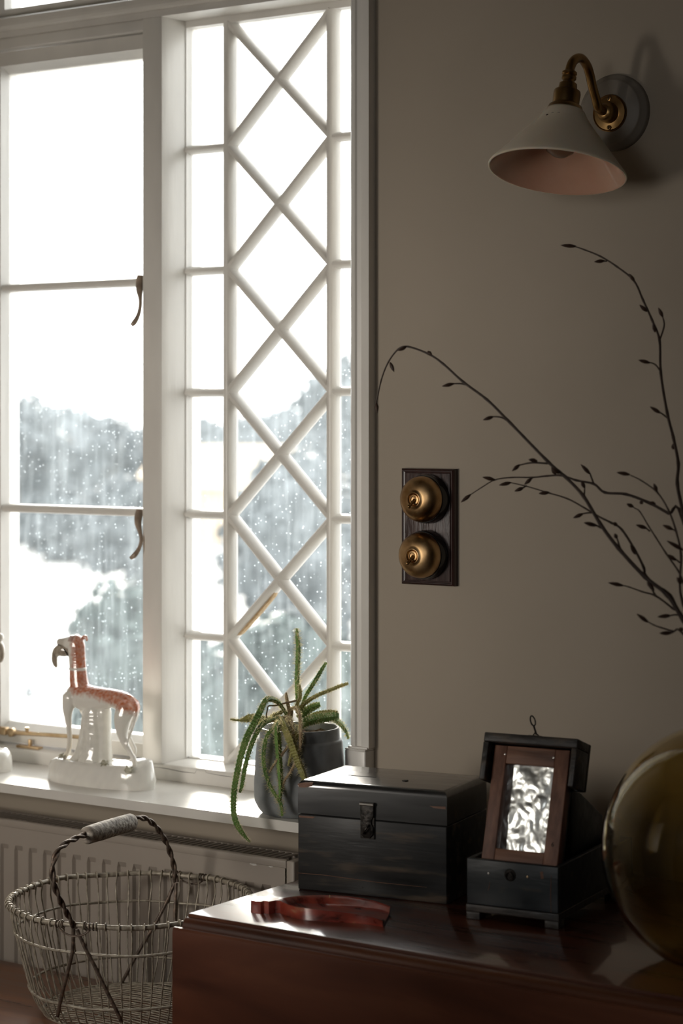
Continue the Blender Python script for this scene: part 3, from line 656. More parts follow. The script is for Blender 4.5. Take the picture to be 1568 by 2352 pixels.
MB().tube([(hx + 0.0035 * math.cos(a), -0.0042 - 0.0045 * math.sin(a) if math.sin(a) > 0 else -0.0042, sz + 0.006 * math.cos(a) * 0 + 0.0055 * math.cos(a * 1.0)) for a in [PI * k / 10 for k in range(11)]], 0.0013, 6).build('staple', 'black_iron', parent=hasp, smooth=True)
# worn corners and joints where bare wood shows
for pts in ([(683, 1800), (700, 1797), (719, 1797), (716, 1806), (699, 1809), (686, 1808)], [(686, 1873), (723, 1876), (718, 1880), (686, 1877)], [(986, 1851), (1023, 1853), (1023, 1859), (996, 1856)]):
    MB().prism([bloc(x, y, -0.0002) for x, y in pts], (0, 0.0004, 0)).build('bare_patch', 'bare_wood', parent=bx)
MB().tube([bloc(684, 2005, -0.0001), bloc(743, 2010, -0.0001), bloc(870, 2027, -0.0001), bloc(980, 2038, -0.0001)], [0.0003, 0.0004, 0.0004, 0.0002], 4).build('plank_joint', 'bare_wood', parent=bx)
MB().lathe([(0, 0), (0.0012, 0), (0.001, 0.0006), (0, 0.0007)], bloc(832, 2039, 0), (0, -1, 0), 8).build('nail_head', 'black_iron', parent=bx)
MB().lathe([(0, 0), (0.0045, 0), (0.004, 0.0012), (0, 0.0016)], (0.128, 0.05, bh - 0.0002), (0, 0, 1), 10).build('lid_knot', 'black_iron', parent=bx)

# ================================================================== mirror box
mo = Vector((0.2885, -0.371, TZ)); mr_ = math.radians(7.0)
mbx = thing('mirror_box', 'blue-black footed box with a propped-up mirror in a brown frame', 'mirror box', mo, mr_)
mw, md, mz0, mz1 = 0.1185, 0.215, 0.0095, 0.0735
RM = Matrix.Rotation(mr_, 3, 'Z')
def mloc(px, py, y=0.0):
    n = RM @ Vector((0, 1, 0)); p = on_plane(px, py, mo + n * y, n); return RM.transposed() @ (p - mo)
def mside(px, py, x):
    n = RM @ Vector((1, 0, 0)); p = on_plane(px, py, mo + n * x, n); return RM.transposed() @ (p - mo)
wt = 0.007
MB().box(0, mw, 0, wt, mz0 + .009, mz1).build('front_board', 'black_blue', parent=mbx, bevel=0.0012)
MB().box(0, mw, md - wt, md, mz0 + .009, mz1).build('back_board', 'black_blue', parent=mbx, bevel=0.0012)
MB().box(0, wt, wt, md - wt, mz0 + .009, mz1).build('side_board', 'black_blue', parent=mbx, bevel=0.0012)
MB().box(mw - wt, mw, wt, md - wt, mz0 + .009, mz1).build('side_board', 'black_blue', parent=mbx, bevel=0.0012)
MB().box(-0.0008, mw + 0.0008, -0.0008, md + 0.0008, mz0, mz0 + .009).build('bottom_board', 'worn_black', parent=mbx, bevel=0.001)
for x in (-0.0006, mw - 0.0175):
    for y in (-0.0006, md - 0.0175): MB().box(x, x + 0.018, y, y + 0.018, 0, mz0).build('foot', 'worn_black', parent=mbx, bevel=0.001)
# dark inner leaf sloping down behind the mirror
pr_ = [mside(1312, 1815, mw - .012), mside(1332, 1820, mw - .012), mside(1384, 1872, mw - .012), mside(1386, 1960, mw - .012)]
prz = [(p.y, p.z) for p in pr_] + [(pr_[0].y, mz1 - 0.004)]
MB().prism([(0.012, y, z) for y, z in prz], (mw - 0.024, 0, 0)).build('inner_leaf', 'black_blue', parent=mbx, bevel=0.0015)
# mirror frame, leaning back: local (u across, v up, w outwards)
tilt = math.radians(17.5)
fo_ = mloc(1103, 1967, 0.010); fr_ = mloc(1277, 1987, 0.010)
fu0, fu1 = fo_.x, fr_.x
fz0 = mz1 - 0.010
def fp(u, v, w_): return Vector((u, 0.010 + v * math.sin(tilt) - w_ * math.cos(tilt), fz0 + v * math.cos(tilt) + w_ * math.sin(tilt)))
def fbox(u0, u1, v0, v1, w0, w1):
    return MB().add([fp(*q) for q in ((u0, v0, w0), (u1, v0, w0), (u1, v1, w0), (u0, v1, w0), (u0, v0, w1), (u1, v0, w1), (u1, v1, w1), (u0, v1, w1))],
                    [(0, 3, 2, 1), (4, 5, 6, 7), (0, 1, 5, 4), (1, 2, 6, 5), (2, 3, 7, 6), (3, 0, 4, 7)])
FH = 0.1465
sw = 0.0165
fr = fbox(fu0, fu1, 0.010, FH, -0.019, -0.0165).build('frame_back', 'worn_black', parent=mbx)
fbox(fu0, fu0 + sw, 0, FH, -0.016, 0).build('frame_stile', 'brown_frame', parent=mbx, bevel=0.0008)
fbox(fu1 - sw - 0.002, fu1, 0, FH, -0.016, 0).build('frame_stile', 'brown_frame', parent=mbx, bevel=0.0008)
fbox(fu0 + sw, fu1 - sw - 0.002, FH - 0.0215, FH, -0.016, -0.0003).build('frame_rail', 'brown_rail', parent=mbx, bevel=0.0008)
fbox(fu0 + sw, fu1 - sw - 0.002, 0, 0.0225, -0.016, -0.0003).build('frame_rail', 'brown_rail', parent=mbx, bevel=0.0008)
# foil: a creased sheet
g = MB(); nu, nv = 36, 64
u0_, u1_, v0_, v1_ = fu0 + sw - .001, fu1 - sw - 0.001, 0.0215, FH - 0.0205
V = []
for j in range(nv + 1):
    for i in range(nu + 1):
        u = u0_ + (u1_ - u0_) * i / nu; v = v0_ + (v1_ - v0_) * j / nv
        h = 0.0014 * noise.noise(Vector((u * 45, v * 36, 0))) + 0.0009 * abs(noise.noise(Vector((u * 80 + v * 40, v * 70 - u * 30, 4)))) + 0.0003 * abs(noise.noise(Vector((u * 200, v * 200, 9))))
        V.append(fp(u, v, -0.0142 + 0.0046 * i / nu + 0.0025 * j / nv + h))
Fs = [(j * (nu + 1) + i, j * (nu + 1) + i + 1, (j + 1) * (nu + 1) + i + 1, (j + 1) * (nu + 1) + i) for j in range(nv) for i in range(nu)]
mf = g.add(V, Fs).build('mirror', 'foil', parent=mbx, smooth=True, angle=3.0); mf['label'] = 'crinkled silvery mirror'
for (px, py) in ((1173, 1738), (1282, 1741)):
    pass
for u, v in ((fu0 + 0.0145, FH - 0.0105), (fu1 - 0.020, FH - 0.0100)):
    MB().lathe([(0, 0), (0.0014, 0), (0.0011, 0.0007), (0, 0.0009)], fp(u, v, -0.0001), fp(0, 0, 1) - fp(0, 0, 0), 10).build('nail_head', 'nail', parent=mbx)
# the number six inked on the right stile
fc_ = bpy.data.curves.new('six', 'FONT'); fc_.body = '6'; fc_.size = 0.0075; fc_.extrude = 0.0001; fc_.align_x = 'CENTER'
six = bpy.data.objects.new('number_mark', fc_); COL.objects.link(six)
dg = bpy.context.evaluated_depsgraph_get(); me6 = bpy.data.meshes.new_from_object(six.evaluated_get(dg)); bpy.data.objects.remove(six, do_unlink=True)
me6.materials.clear(); me6.materials.append(M['black_ring'])
six = bpy.data.objects.new('number_mark', me6); COL.objects.link(six); six.parent = mbx
six.matrix_local = Matrix.Translation(fp(fu1 - 0.0085, 0.031, 0.0003)) @ Matrix.Rotation(PI / 2 - tilt, 4, 'X')
# lid standing up round the top of the frame
lu0, lu1 = fu0 - 0.0118, fu1 + 0.0128
lv1 = FH + 0.0135
ltop = fbox(lu0, lu1, lv1 - 0.0115, lv1, -0.030, 0.010).build('lid_top', 'worn_black', parent=mbx, bevel=0.0015)
fbox(lu0, lu0 + 0.0075, lv1 - 0.058, lv1 - 0.0115, -0.030, 0.010).build('lid_side', 'worn_black', parent=mbx, bevel=0.0012)
fbox(lu1 - 0.0075, lu1, lv1 - 0.058, lv1 - 0.0115, -0.030, 0.010).build('lid_side', 'worn_black', parent=mbx, bevel=0.0012)
fbox(lu0, lu1, lv1 - 0.058, lv1, -0.036, -0.030).build('lid_back', 'worn_black', parent=mbx, bevel=0.0012)
# latch: plate, eye and a long link
lc = (lu0 + lu1) / 2 - 0.002
pt_ = fbox(lc - 0.009, lc + 0.009, lv1, lv1 + 0.0028, -0.016, -0.008).build('latch_plate', 'black_iron', parent=mbx, bevel=0.0004)
b0 = fp(lc, lv1 + 0.002, -0.012)
def lk(dx, dz): return b0 + Vector((dx, 0.001, dz))
MB().tube([lk(-0.005, 0), lk(-0.002, 0.0045), lk(0.001, 0.0025), lk(0.004, 0)], 0.0009, 6).build('latch_eye', 'black_iron', parent=mbx, smooth=True)
MB().tube([lk(0, 0.002), lk(-0.0035, 0.0125)], 0.0012, 6).build('latch_link', 'black_iron', parent=mbx, smooth=True)
ring = [(-0.0035, 0.0125), (-0.0015, 0.015), (-0.0022, 0.0205), (-0.0055, 0.0245), (-0.0078, 0.0235), (-0.0080, 0.019), (-0.0062, 0.0145)]
dn = spline([(a, b_) for a, b_ in ring + [ring[0]]], 4)[:-1]
MB().tube([lk(a, b_) for a, b_ in dn], 0.0010, 6, closed=True).build('latch_link', 'black_iron', parent=mbx, smooth=True)
# keyhole plate, ring and nails on the front
kc = mloc(1171, 2010, 0)
MB().lathe([(0, 0), (0.0075, 0), (0.0068, 0.0008), (0, 0.001)], kc, (0, -1, 0), 16).build('lock_plate', 'black_iron', parent=mbx)
MB().tube([kc + Vector((0.0044 * math.sin(a), -0.0022 - 0.001 * math.cos(a), -0.001 + 0.0054 * math.cos(a))) for a in [2 * PI * k / 20 for k in range(20)]], 0.0008, 6, closed=True).build('pull_ring', 'black_iron', parent=mbx, smooth=True)
for px, py, mt in ((1122, 2006, 'nail'), (1211, 2014, 'brass_stay')):
    MB().lathe([(0, 0), (0.0015, 0), (0.0012, 0.0008), (0, 0.001)], mloc(px, py, 0), (0, -1, 0), 10).build('nail_head', mt, parent=mbx)
MB().prism([mloc(x, y, -0.0002) for x, y in ((1240, 2003), (1246, 2002), (1248, 2018), (1242, 2019))], (0, 0.0004, 0)).build('bare_patch', 'bare_wood', parent=mbx)
MB().tube([mloc(1266, 2010, -0.0001), mloc(1264, 2050, -0.0001), mloc(1265, 2095, -0.0001)], [0.0003, 0.0005, 0.0003], 4).build('board_joint', 'bare_wood', parent=mbx)
MB().tube([mloc(1125, 2025, -0.0001), mloc(1123, 2037, -0.0001), mloc(1120, 2046, -0.0001)], [0.0002, 0.0004, 0.0002], 4).build('scratch', 'bare_wood', parent=mbx)

# ================================================================== red scoop
def c5(x, y): return (540 + x / 4.1263, 2000 + y / 4.1263)
# stations along its length: back rim, front rim (crop pixels of the rim), rim height, bowl depth
stn = [(146, 262, 146, 272, 15.5, 0), (160, 252, 158, 281, 15.5, 0), (200, 248, 195, 286, 15.5, 0), (240, 240, 240, 290, 15.5, 0), (262, 246, 268, 284, 15.5, 0), (300, 238, 318, 291, 15.5, 0), (345, 246, 362, 285, 15.5, 0), (375, 256, 380, 280, 15.5, 0),
       (405, 259, 402, 281, 15.5, 0), (440, 258, 424, 283, 15.5, 0), (480, 255, 455, 300, 15.5, 2.0), (530, 246, 500, 320, 15.4, 7), (600, 239, 570, 342, 15.2, 9.5), (700, 233, 680, 358, 15, 10.5), (820, 231, 810, 372, 14.6, 11), (950, 232, 950, 386, 14, 10.8),
       (1080, 243, 1080, 400, 13.2, 10), (1200, 260, 1200, 418, 12, 9), (1310, 282, 1300, 440, 10.8, 8), (1400, 310, 1370, 462, 9.6, 7), (1470, 340, 1395, 475, 8.6, 6.2)]
sc = thing('red_scoop', 'red painted wooden scoop lying at the corner of the table', 'scoop', on_z(700, 2090, TZ))
top_, V, Fs = [], [], []
NA = 14
for (bx_, by_, fx_, fy_, h, dp) in stn:
    zt_ = TZ + h / 1000.0
    B = on_z(*c5(bx_, by_), zt_); Fp = on_z(*c5(fx_, fy_), zt_)
    row = []
    for k in range(NA + 1):
        s_ = k / NA; p = Fp.lerp(B, s_)
        e = min(s_, 1 - s_) / 0.10
        d = dp / 1000.0 * (max(0, 1 - (2 * s_ - 1) ** 4)) * (1 if e > 1 else 0 if e < 0.5 else (e - 0.5) * 2)
        row.append(Vector((p.x, p.y, zt_ - d)))
    taper = 0.0 if dp == 0 else 0.10
    mid = (B + Fp) / 2
    fb = [Vector((q.x + (mid.x - q.x) * taper, q.y + (mid.y - q.y) * taper, TZ + 0.0002)) for q in (B, Fp)]
    V.append(row + fb)
n = NA + 3
for i in range(len(V) - 1):
    for k in range(n):
        k2 = (k + 1) % n
        Fs.append((i * n + k, i * n + k2, (i + 1) * n + k2, (i + 1) * n + k))
Fs.append(tuple(range(n))); Fs.append(tuple((len(V) - 1) * n + k for k in reversed(range(n))))
MB().add([p for r in V for p in r], Fs).build('scoop_body', 'red', parent=sc, world=True, smooth=True, angle=0.5)
hc = (on_z(*c5(200, 268), TZ + 0.0157) + on_z(*c5(300, 268), TZ + .0157)) / 2
c = on_z(*c5(895, 246), TZ + 0.0135)
MB().ball(c, 0.0012, 1, (1, .5, 2)).build('paint_chip', 'brass_stay', parent=sc, world=True)
c = on_z(*c5(1400, 484), TZ + 0.006)
MB().add([(c.x - .004, c.y - .0012, TZ + .0075), (c.x + .003, c.y - .0012, TZ + .007), (c.x + .002, c.y - .001, TZ + .003), (c.x + 0.0, c.y + .003, TZ + .008)], [(0, 1, 2), (0, 3, 1), (0, 2, 3), (1, 3, 2)]).build('chipped_edge', 'crack', parent=sc, world=True)

# ================================================================== brown glass vase with branches
VC = CAM + ray(1672, 1950) * 2.36; VR = 0.1397
vz = VC.z - TZ
vs_o = thing('glass_vase', 'large round brown glass bottle standing at the right end of the table', 'vase', (VC.x, VC.y, TZ))
def vprof(R, off):
    p = []
    a0 = math.acos(min(1, vz / VR)) + 0.02
    for k in range(25):
        a = PI - a0 - (PI - a0 - 0.26) * k / 24
        p.append((R * math.sin(a), vz + R * math.cos(a)))
    return p
outer = [(0, 0.004), (0.035, 0.003), (0.046, 0.0), (0.054, 0.0008)] + [q for q in vprof(VR, 0) if q[1] > 0.002]
outer += [(0.034, vz + VR * 0.985), (0.030, vz + VR * 1.06), (0.029, vz + VR * 1.18), (0.031, vz + VR * 1.22), (0.036, vz + VR * 1.245), (0.0355, vz + VR * 1.27)]
th = 0.0045
inner = [(0.030, vz + VR * 1.27), (0.0265, vz + VR * 1.20), (0.0255, vz + VR * 1.06), (0.030, vz + VR * 0.95)] + [q for q in reversed(vprof(VR - th, 0)) if q[1] > 0.0075 and q[0] > 0.034] + [(0.05, 0.0065), (0.0, 0.0085)]
MB().lathe(outer + inner, (0, 0, 0), seg=96).build('bottle', 'amber', parent=vs_o, smooth=True, angle=1.2)
mouth = Vector((VC.x, VC.y, VC.z + VR * 1.24))
mt_t = depth_of(mouth); mpx = 784 + F * (mouth - CAM).dot(RGT) / mt_t; mpy = HOR - F * (mouth.z - CAM.z) / mt_t
def c1(x, y): return (840 + x / 2.154, 540 + y / 2.154)
def c2(x, y): return (1040 + x / 2.9697, 940 + y / 2.9697)
bud_count = 0
def branch(label, main, t_tip, r0, r1, twigs=(), buds=(), t0=None, grp='budding branches in the glass vase', conv=c2, root=None):
    """main: crop pixels from the vase end to the tip; depth runs from the vase to t_tip"""
    b_ = thing('branch', label, 'branch', mouth, group=grp)
    pix = [conv(*p) for p in main]
    full = [(mpx + (0 if root is None else root[0]), mpy + 40, mt_t)] if True else []
    L_ = [0.0]
    allp = [(full[0][0], full[0][1])] + pix
    for a, c_ in zip(allp, allp[1:]): L_.append(L_[-1] + math.hypot(a[0] - c_[0], a[1] - c_[1]))
    tt = lambda s_: mt_t + (t_tip - mt_t) * (s_ / L_[-1])
    wp = [at_t(p[0], p[1], tt(s_)) for p, s_ in zip(allp, L_)]
    wp[0] = mouth + Vector((0, 0, -0.05)) + (wp[1] - mouth).normalized() * 0.012
    wp.insert(1, mouth + (wp[1] - mouth).normalized() * 0.010)
    dense = spline([tuple(p) for p in wp], 5)
    n_ = len(dense); rad_ = [r0 + (r1 - r0) * (k / (n_ - 1)) ** 0.8 for k in range(n_)]
    rad_ = [0.82 * r * (1.0 + (0.22 if k % 5 == 0 else 0)) for k, r in enumerate(rad_)]
    MB().tube(dense, rad_, 7).build('stem', 'twig', parent=b_, world=True, smooth=True, angle=1.2)
    def depth_at(px, py):
        best = min(zip(allp, L_), key=lambda q: (q[0][0] - px) ** 2 + (q[0][1] - py) ** 2); return tt(best[1])
    for tw in twigs:
        pts = [conv(*p) for p in tw]; d = depth_at(*pts[0])
        wpts = spline([tuple(at_t(x, y, d + 0.006 * i)) for i, (x, y) in enumerate(pts)], 4)
        k = len(wpts); MB().tube(wpts, [0.0012 - 0.0004 * i / k for i in range(k)], 6).build('twig', 'twig', parent=b_, world=True, smooth=True, angle=1.2)
    for (x0, y0, x1, y1) in buds:      # base -> tip of a bud
        A = conv(x0, y0); B = conv(x1, y1); d = depth_at(*A)
        P = at_t(A[0], A[1], d); Q = at_t(B[0], B[1], d - 0.003)
        ln = (Q - P).length
        MB().lathe([(0.0, -0.02 * ln), (0.0009, 0.0), (0.0020, ln * .22), (0.0025, ln * .42), (0.0018, ln * .70), (0.0006, ln * .93), (0, ln)], P, Q - P, 8).build('bud', 'bud', parent=b_, world=True, smooth=True, angle=1.5)
branch('longest branch arching left to a drooping tip beside the window', [(1568, 1900), (1490, 1780), (1380, 1690), (1250, 1550), (1160, 1430), (1075, 1290), (985, 1195), (900, 1120), (710, 925), (600, 815), (480, 725), (380, 635), (310, 588), (210, 552), (160, 565), (110, 630), (75, 720), (52, 830), (46, 850)], 2.66, 0.0036, 0.0009,
       twigs=[[(710, 925), (670, 902), (630, 898)], [(500, 742), (470, 735), (435, 735)], [(900, 1130), (820, 1126), (760, 1138)], [(1080, 1290), (1082, 1250)], [(1165, 1450), (1130, 1432)], [(1258, 1550), (1240, 1495)], [(1430, 1785), (1400, 1720)]],
       buds=[(630, 898, 578, 915), (435, 735, 375, 748), (120, 630, 140, 678), (200, 553, 155, 572), (306, 575, 328, 596), (52, 830, 55, 882), (760, 1136, 722, 1168), (848, 1118, 803, 1110), (1082, 1252, 1064, 1212), (1130, 1435, 1078, 1422), (1240, 1500, 1230, 1476), (1408, 1745, 1392, 1705), (955, 1180, 915, 1148)], conv=c1)
branch('upright branch rising to a bud below the lamp', [(1600, 1500), (1568, 1370), (1540, 1230), (1545, 1130), (1520, 1000), (1490, 880), (1458, 680), (1452, 520), (1415, 420), (1370, 320), (1325, 225), (1240, 155), (1160, 105), (1080, 72), (1030, 55)], 2.64, 0.0032, 0.0010,
       twigs=[[(1452, 520), (1475, 450), (1468, 405)], [(1455, 670), (1430, 640), (1402, 630)], [(1500, 912), (1470, 888), (1450, 875)], [(1190, 128), (1175, 130)]],
       buds=[(1040, 56, 962, 50), (1180, 127, 1128, 132), (1328, 228, 1300, 190), (1390, 378, 1352, 344), (1468, 405, 1446, 358), (1404, 632, 1346, 618), (1455, 880, 1404, 848), (1520, 1060, 1520, 1030), (1430, 480, 1420, 430)], conv=c1)
branch('branch reaching left toward the brass switches', [(1568, 750), (1470, 710), (1340, 640), (1180, 580), (1035, 568), (960, 510), (840, 485), (740, 452), (640, 455), (540, 465), (400, 465), (285, 482), (200, 530), (120, 582)], 2.62, 0.0028, 0.0008,
       twigs=[[(960, 510), (945, 470), (935, 440)], [(540, 468), (520, 490)], [(285, 482), (270, 475)]],
       buds=[(120, 582, 52, 636), (283, 480, 198, 462), (935, 442, 870, 374), (535, 472, 485, 515), (1380, 645, 1335, 636), (1290, 630, 1275, 645), (700, 445, 670, 400)], conv=c2)
branch('branch crossing the longest one with buds on both sides', [(1568, 1440), (1480, 1270), (1380, 1200), (1310, 1130), (1300, 1080), (1240, 960), (1150, 820), (1080, 775), (980, 725), (900, 675), (780, 610), (650, 570), (500, 525), (390, 500)], 2.60, 0.0030, 0.0008,
       twigs=[[(950, 705), (910, 708), (880, 714)], [(1030, 815), (985, 795)], [(500, 522), (470, 540)]],
       buds=[(395, 500, 312, 518), (480, 535, 418, 560), (655, 568, 583, 575), (885, 714, 818, 742), (1245, 990, 1208, 925), (1120, 790, 1085, 775), (985, 795, 890, 774)], conv=c2)
branch('thin branch with a bud above the globe of the vase', [(1568, 1330), (1555, 1000), (1520, 830), (1470, 690), (1395, 570), (1290, 490), (1210, 450)], 2.50, 0.0022, 0.0008,
       twigs=[[(1395, 572), (1385, 545)], [(1525, 835), (1490, 815)], [(1545, 1045), (1515, 1020)]],
       buds=[(1205, 446, 1114, 430), (1390, 560, 1368, 505), (1500, 820, 1428, 790), (1520, 1030, 1460, 990), (1568, 960, 1455, 895), (1555, 1190, 1526, 1145)], conv=c2)
branch('slender branch with two buds left of the upright branch', [(1568, 1180), (1540, 1110), (1450, 980), (1380, 870), (1335, 800), (1275, 700), (1240, 675), (1215, 660)], 2.52, 0.0018, 0.0007,
       twigs=[[(1340, 830), (1315, 810)]], buds=[(1230, 665, 1182, 645), (1320, 812, 1245, 788)], conv=c2)
branch('low branch pointing left with a single fat bud', [(1568, 1420), (1500, 1360), (1385, 1275), (1290, 1245), (1200, 1212), (1150, 1200)], 2.50, 0.0024, 0.0008,
       twigs=[[(1385, 1275), (1360, 1235), (1345, 1210)]], buds=[(1160, 1203, 1055, 1182), (1370, 1240, 1330, 1180)], conv=c2)
branch('lowest branch just above the shoulder of the vase', [(1568, 1530), (1500, 1515), (1420, 1490), (1370, 1472), (1330, 1450)], 2.44, 0.0020, 0.0008,
       twigs=[[(1500, 1520), (1480, 1527)], [(1568, 1415), (1520, 1402), (1480, 1408)]], buds=[(1330, 1452, 1250, 1394), (1490, 1526, 1405, 1528), (1485, 1407, 1392, 1416), (1568, 1505, 1540, 1495)], conv=c2)

# ================================================================== wall lamp
lamp_o = thing('wall_lamp', 'brass swan-neck wall lamp with a cream cone shade', 'wall lamp', on_y(1416, 260, 0))
PC = on_y(1413, 260, 0.0)
MB().lathe([(0, 0), (0.0515, 0), (0.0515, 0.006), (0.050, 0.0085), (0.046, 0.010), (0.044, 0.0135), (0.042, 0.015), (0, 0.015)], PC, (0, -1, 0), 64).build('pattress', 'pattress', parent=lamp_o, world=True, smooth=True, angle=0.7)
RC = on_y(1402, 259, -0.019); RC = Vector((PC.x, 0, RC.z))
ros = MB().lathe([(0, 0.015), (0.0250, 0.015), (0.0250, 0.0175), (0.0240, 0.0185), (0.0225, 0.0175), (0.0140, 0.0185), (0.0135, 0.026), (0.011, 0.0285), (0.0095, 0.034), (0.006, 0.036), (0, 0.036)], RC, (0, -1, 0), 48).build('wall_rose', 'brass_lamp', parent=lamp_o, world=True, smooth=True, angle=0.7)
for dz in (0.0195, -0.0195):
    sc_ = MB().lathe([(0, 0.0178), (0.0032, 0.0178), (0.0030, 0.0195), (0, 0.0203)], RC + Vector((0, 0, dz)), (0, -1, 0), 16).build('screw', 'brass_lamp', parent=ros, smooth=True)
    MB().box(RC.x - 0.0005, RC.x + 0.0005, -0.0206, -0.0200, RC.z + dz - 0.0026, RC.z + dz + 0.0026).build('screw_slot', 'crack', parent=ros)
def c8(x, y): return (1080 + x / 3.2131, 80 + y / 3.2131)
arm_px = [(1000, 570), (945, 540), (925, 470), (900, 380), (880, 290), (860, 230), (825, 180), (790, 172), (755, 200), (735, 250), (728, 310)]
ap = [on_x(*c8(*p), RC.x) for p in arm_px]
ap = [Vector((RC.x, -0.028, RC.z))] + ap[1:]
dense = spline([tuple(p) for p in ap], 6)
MB().tube(dense, 0.0062, 14).build('arm', 'brass_lamp', parent=lamp_o, world=True, smooth=True, angle=1.2)
top_p = ap[-1]
sh_c = None
al = math.radians(14.0)
axd = Vector((0, -math.sin(al), -math.cos(al)))          # down the shade
col = on_x(*c8(722, 470), RC.x)
MB().lathe([(0, -0.012), (0.0075, -0.012), (0.0098, -0.010), (0.0098, -0.0075), (0.0075, -0.006), (0.0095, -0.004), (0.0095, -0.001), (0.0075, 0.001), (0.0080, 0.004), (0.0115, 0.006), (0.0125, 0.014), (0.0170, 0.016), (0.0178, 0.020), (0.0172, 0.034), (0.0215, 0.037), (0.0255, 0.047), (0.0255, 0.049), (0, 0.049)],
           top_p + axd * 0.004, axd, 40).build('lamp_holder', 'brass_lamp', parent=lamp_o, world=True, smooth=True, angle=0.6)
so = top_p + axd * 0.046
outp = [(0.0235, 0.0), (0.0262, 0.0025), (0.0310, 0.0110), (0.0400, 0.0235), (0.0560, 0.0425), (0.0790, 0.0705), (0.0885, 0.0815), (0.0895, 0.0835), (0.0890, 0.085)]
inp = [(0.0875, 0.0850), (0.0865, 0.0835), (0.0770, 0.0730), (0.0540, 0.0455), (0.0380, 0.0260), (0.0285, 0.013), (0.0235, 0.004)]
sd = MB().lathe(outp, so, axd, 80); ids = len(sd.f)
sd.lathe(inp, so, axd, 80)
sd.lathe([outp[-1], inp[0]], so, axd, 80); sd.lathe([inp[-1], outp[0]], so, axd, 80)
me = bpy.data.meshes.new('lamp_shade'); me.from_pydata([tuple(v) for v in sd.v], [], sd.f); me.materials.append(M['shade_out']); me.materials.append(M['shade_in'])
for i, f in enumerate(me.polygons): f.use_smooth = True; f.material_index = 1 if ids <= i < ids + 80 * (len(inp) - 1) else 0
bm = bmesh.new(); bm.from_mesh(me); bmesh.ops.remove_doubles(bm, verts=bm.verts[:], dist=1e-6); bmesh.ops.recalc_face_normals(bm, faces=bm.faces[:]); bm.to_mesh(me); bm.free()
shade = link('lamp_shade', me, lamp_o, True)
# vent holes round the shade's neck, shown where they face us
u_ = axd.cross(Vector((0, 1, 0))).normalized(); v_ = axd.cross(u_).normalized()
for x, y in ((566, 590), (605, 578), (651, 577)):
    d = ray(*c8(x, y)); best = None
    for k in range(400):
        p = CAM + d * (2.6 + k * 0.0008); q = p - so; h = q.dot(axd); r = (q - axd * h).length
        if 0.01 < h < 0.05:
            lim = 0.0310 + (h - 0.011) * 0.009 / 0.0125 if h < 0.0235 else 0.040 + (h - 0.0235) * 0.016 / 0.019
            if r <= lim: best = (p, (q - axd * h).normalized()); break
    if best: MB().lathe([(0, -0.001), (0.0016, -0.001), (0.0016, 0.0003), (0, 0.0003)], best[0], best[1] * 0.8 - axd * 0.5, 12).build('vent_hole', 'crack', parent=shade)
MB().lathe([(0, 0.0), (0.012, 0.0), (0.0125, 0.012), (0.020, 0.030), (0.0225, 0.042), (0.018, 0.056), (0.009, 0.0625), (0, 0.064)], so + axd * 0.0, axd, 24).build('bulb', 'bulb', parent=lamp_o, world=True, smooth=True, angle=1.2)

# ================================================================== brass switches on an oak plate
s0 = on_y(920, 1075.5, -0.012); s1 = on_y(1041, 1344, -0.012)
sx0, sx1, sz1 = s0.x, s1.x, s0.z; sz0 = on_y(918, 1341, -0.012).z
sp_o = thing('light_switch', 'dark oak plate with two domed brass dolly switches', 'light switch', ((sx0 + sx1) / 2, 0, sz0))
pb = MB()
def rectprof(i, y): return [(sx0 + i, y, sz0 + i), (sx1 - i, y, sz0 + i), (sx1 - i, y, sz1 - i), (sx0 + i, y, sz1 - i)]
rings = [rectprof(0, 0), rectprof(0, -0.0085), rectprof(0.0008, -0.0105), rectprof(0.0028, -0.0120), rectprof(0.0036, -0.0120), rectprof(0.0040, -0.0105), rectprof(0.0062, -0.0100), rectprof(0.0064, -0.0098)]
V = [p for r in rings for p in r]
Fs = [(4 * i + k, 4 * i + (k + 1) % 4, 4 * i + 4 + (k + 1) % 4, 4 * i + 4 + k) for i in range(len(rings) - 1) for k in range(4)] + [(3, 2, 1, 0)]
plate = pb.add(V, Fs).add(rings[-1], [(0, 1, 2, 3)]).build('plate', 'oak_edge', parent=sp_o, world=True)
MB().box(sx0 + 0.0062, sx1 - 0.0062, -0.0115, -0.0090, sz0 + 0.0062, sz1 - 0.0062).build('plate_panel', 'oak', parent=sp_o, world=True, bevel=0.0008)
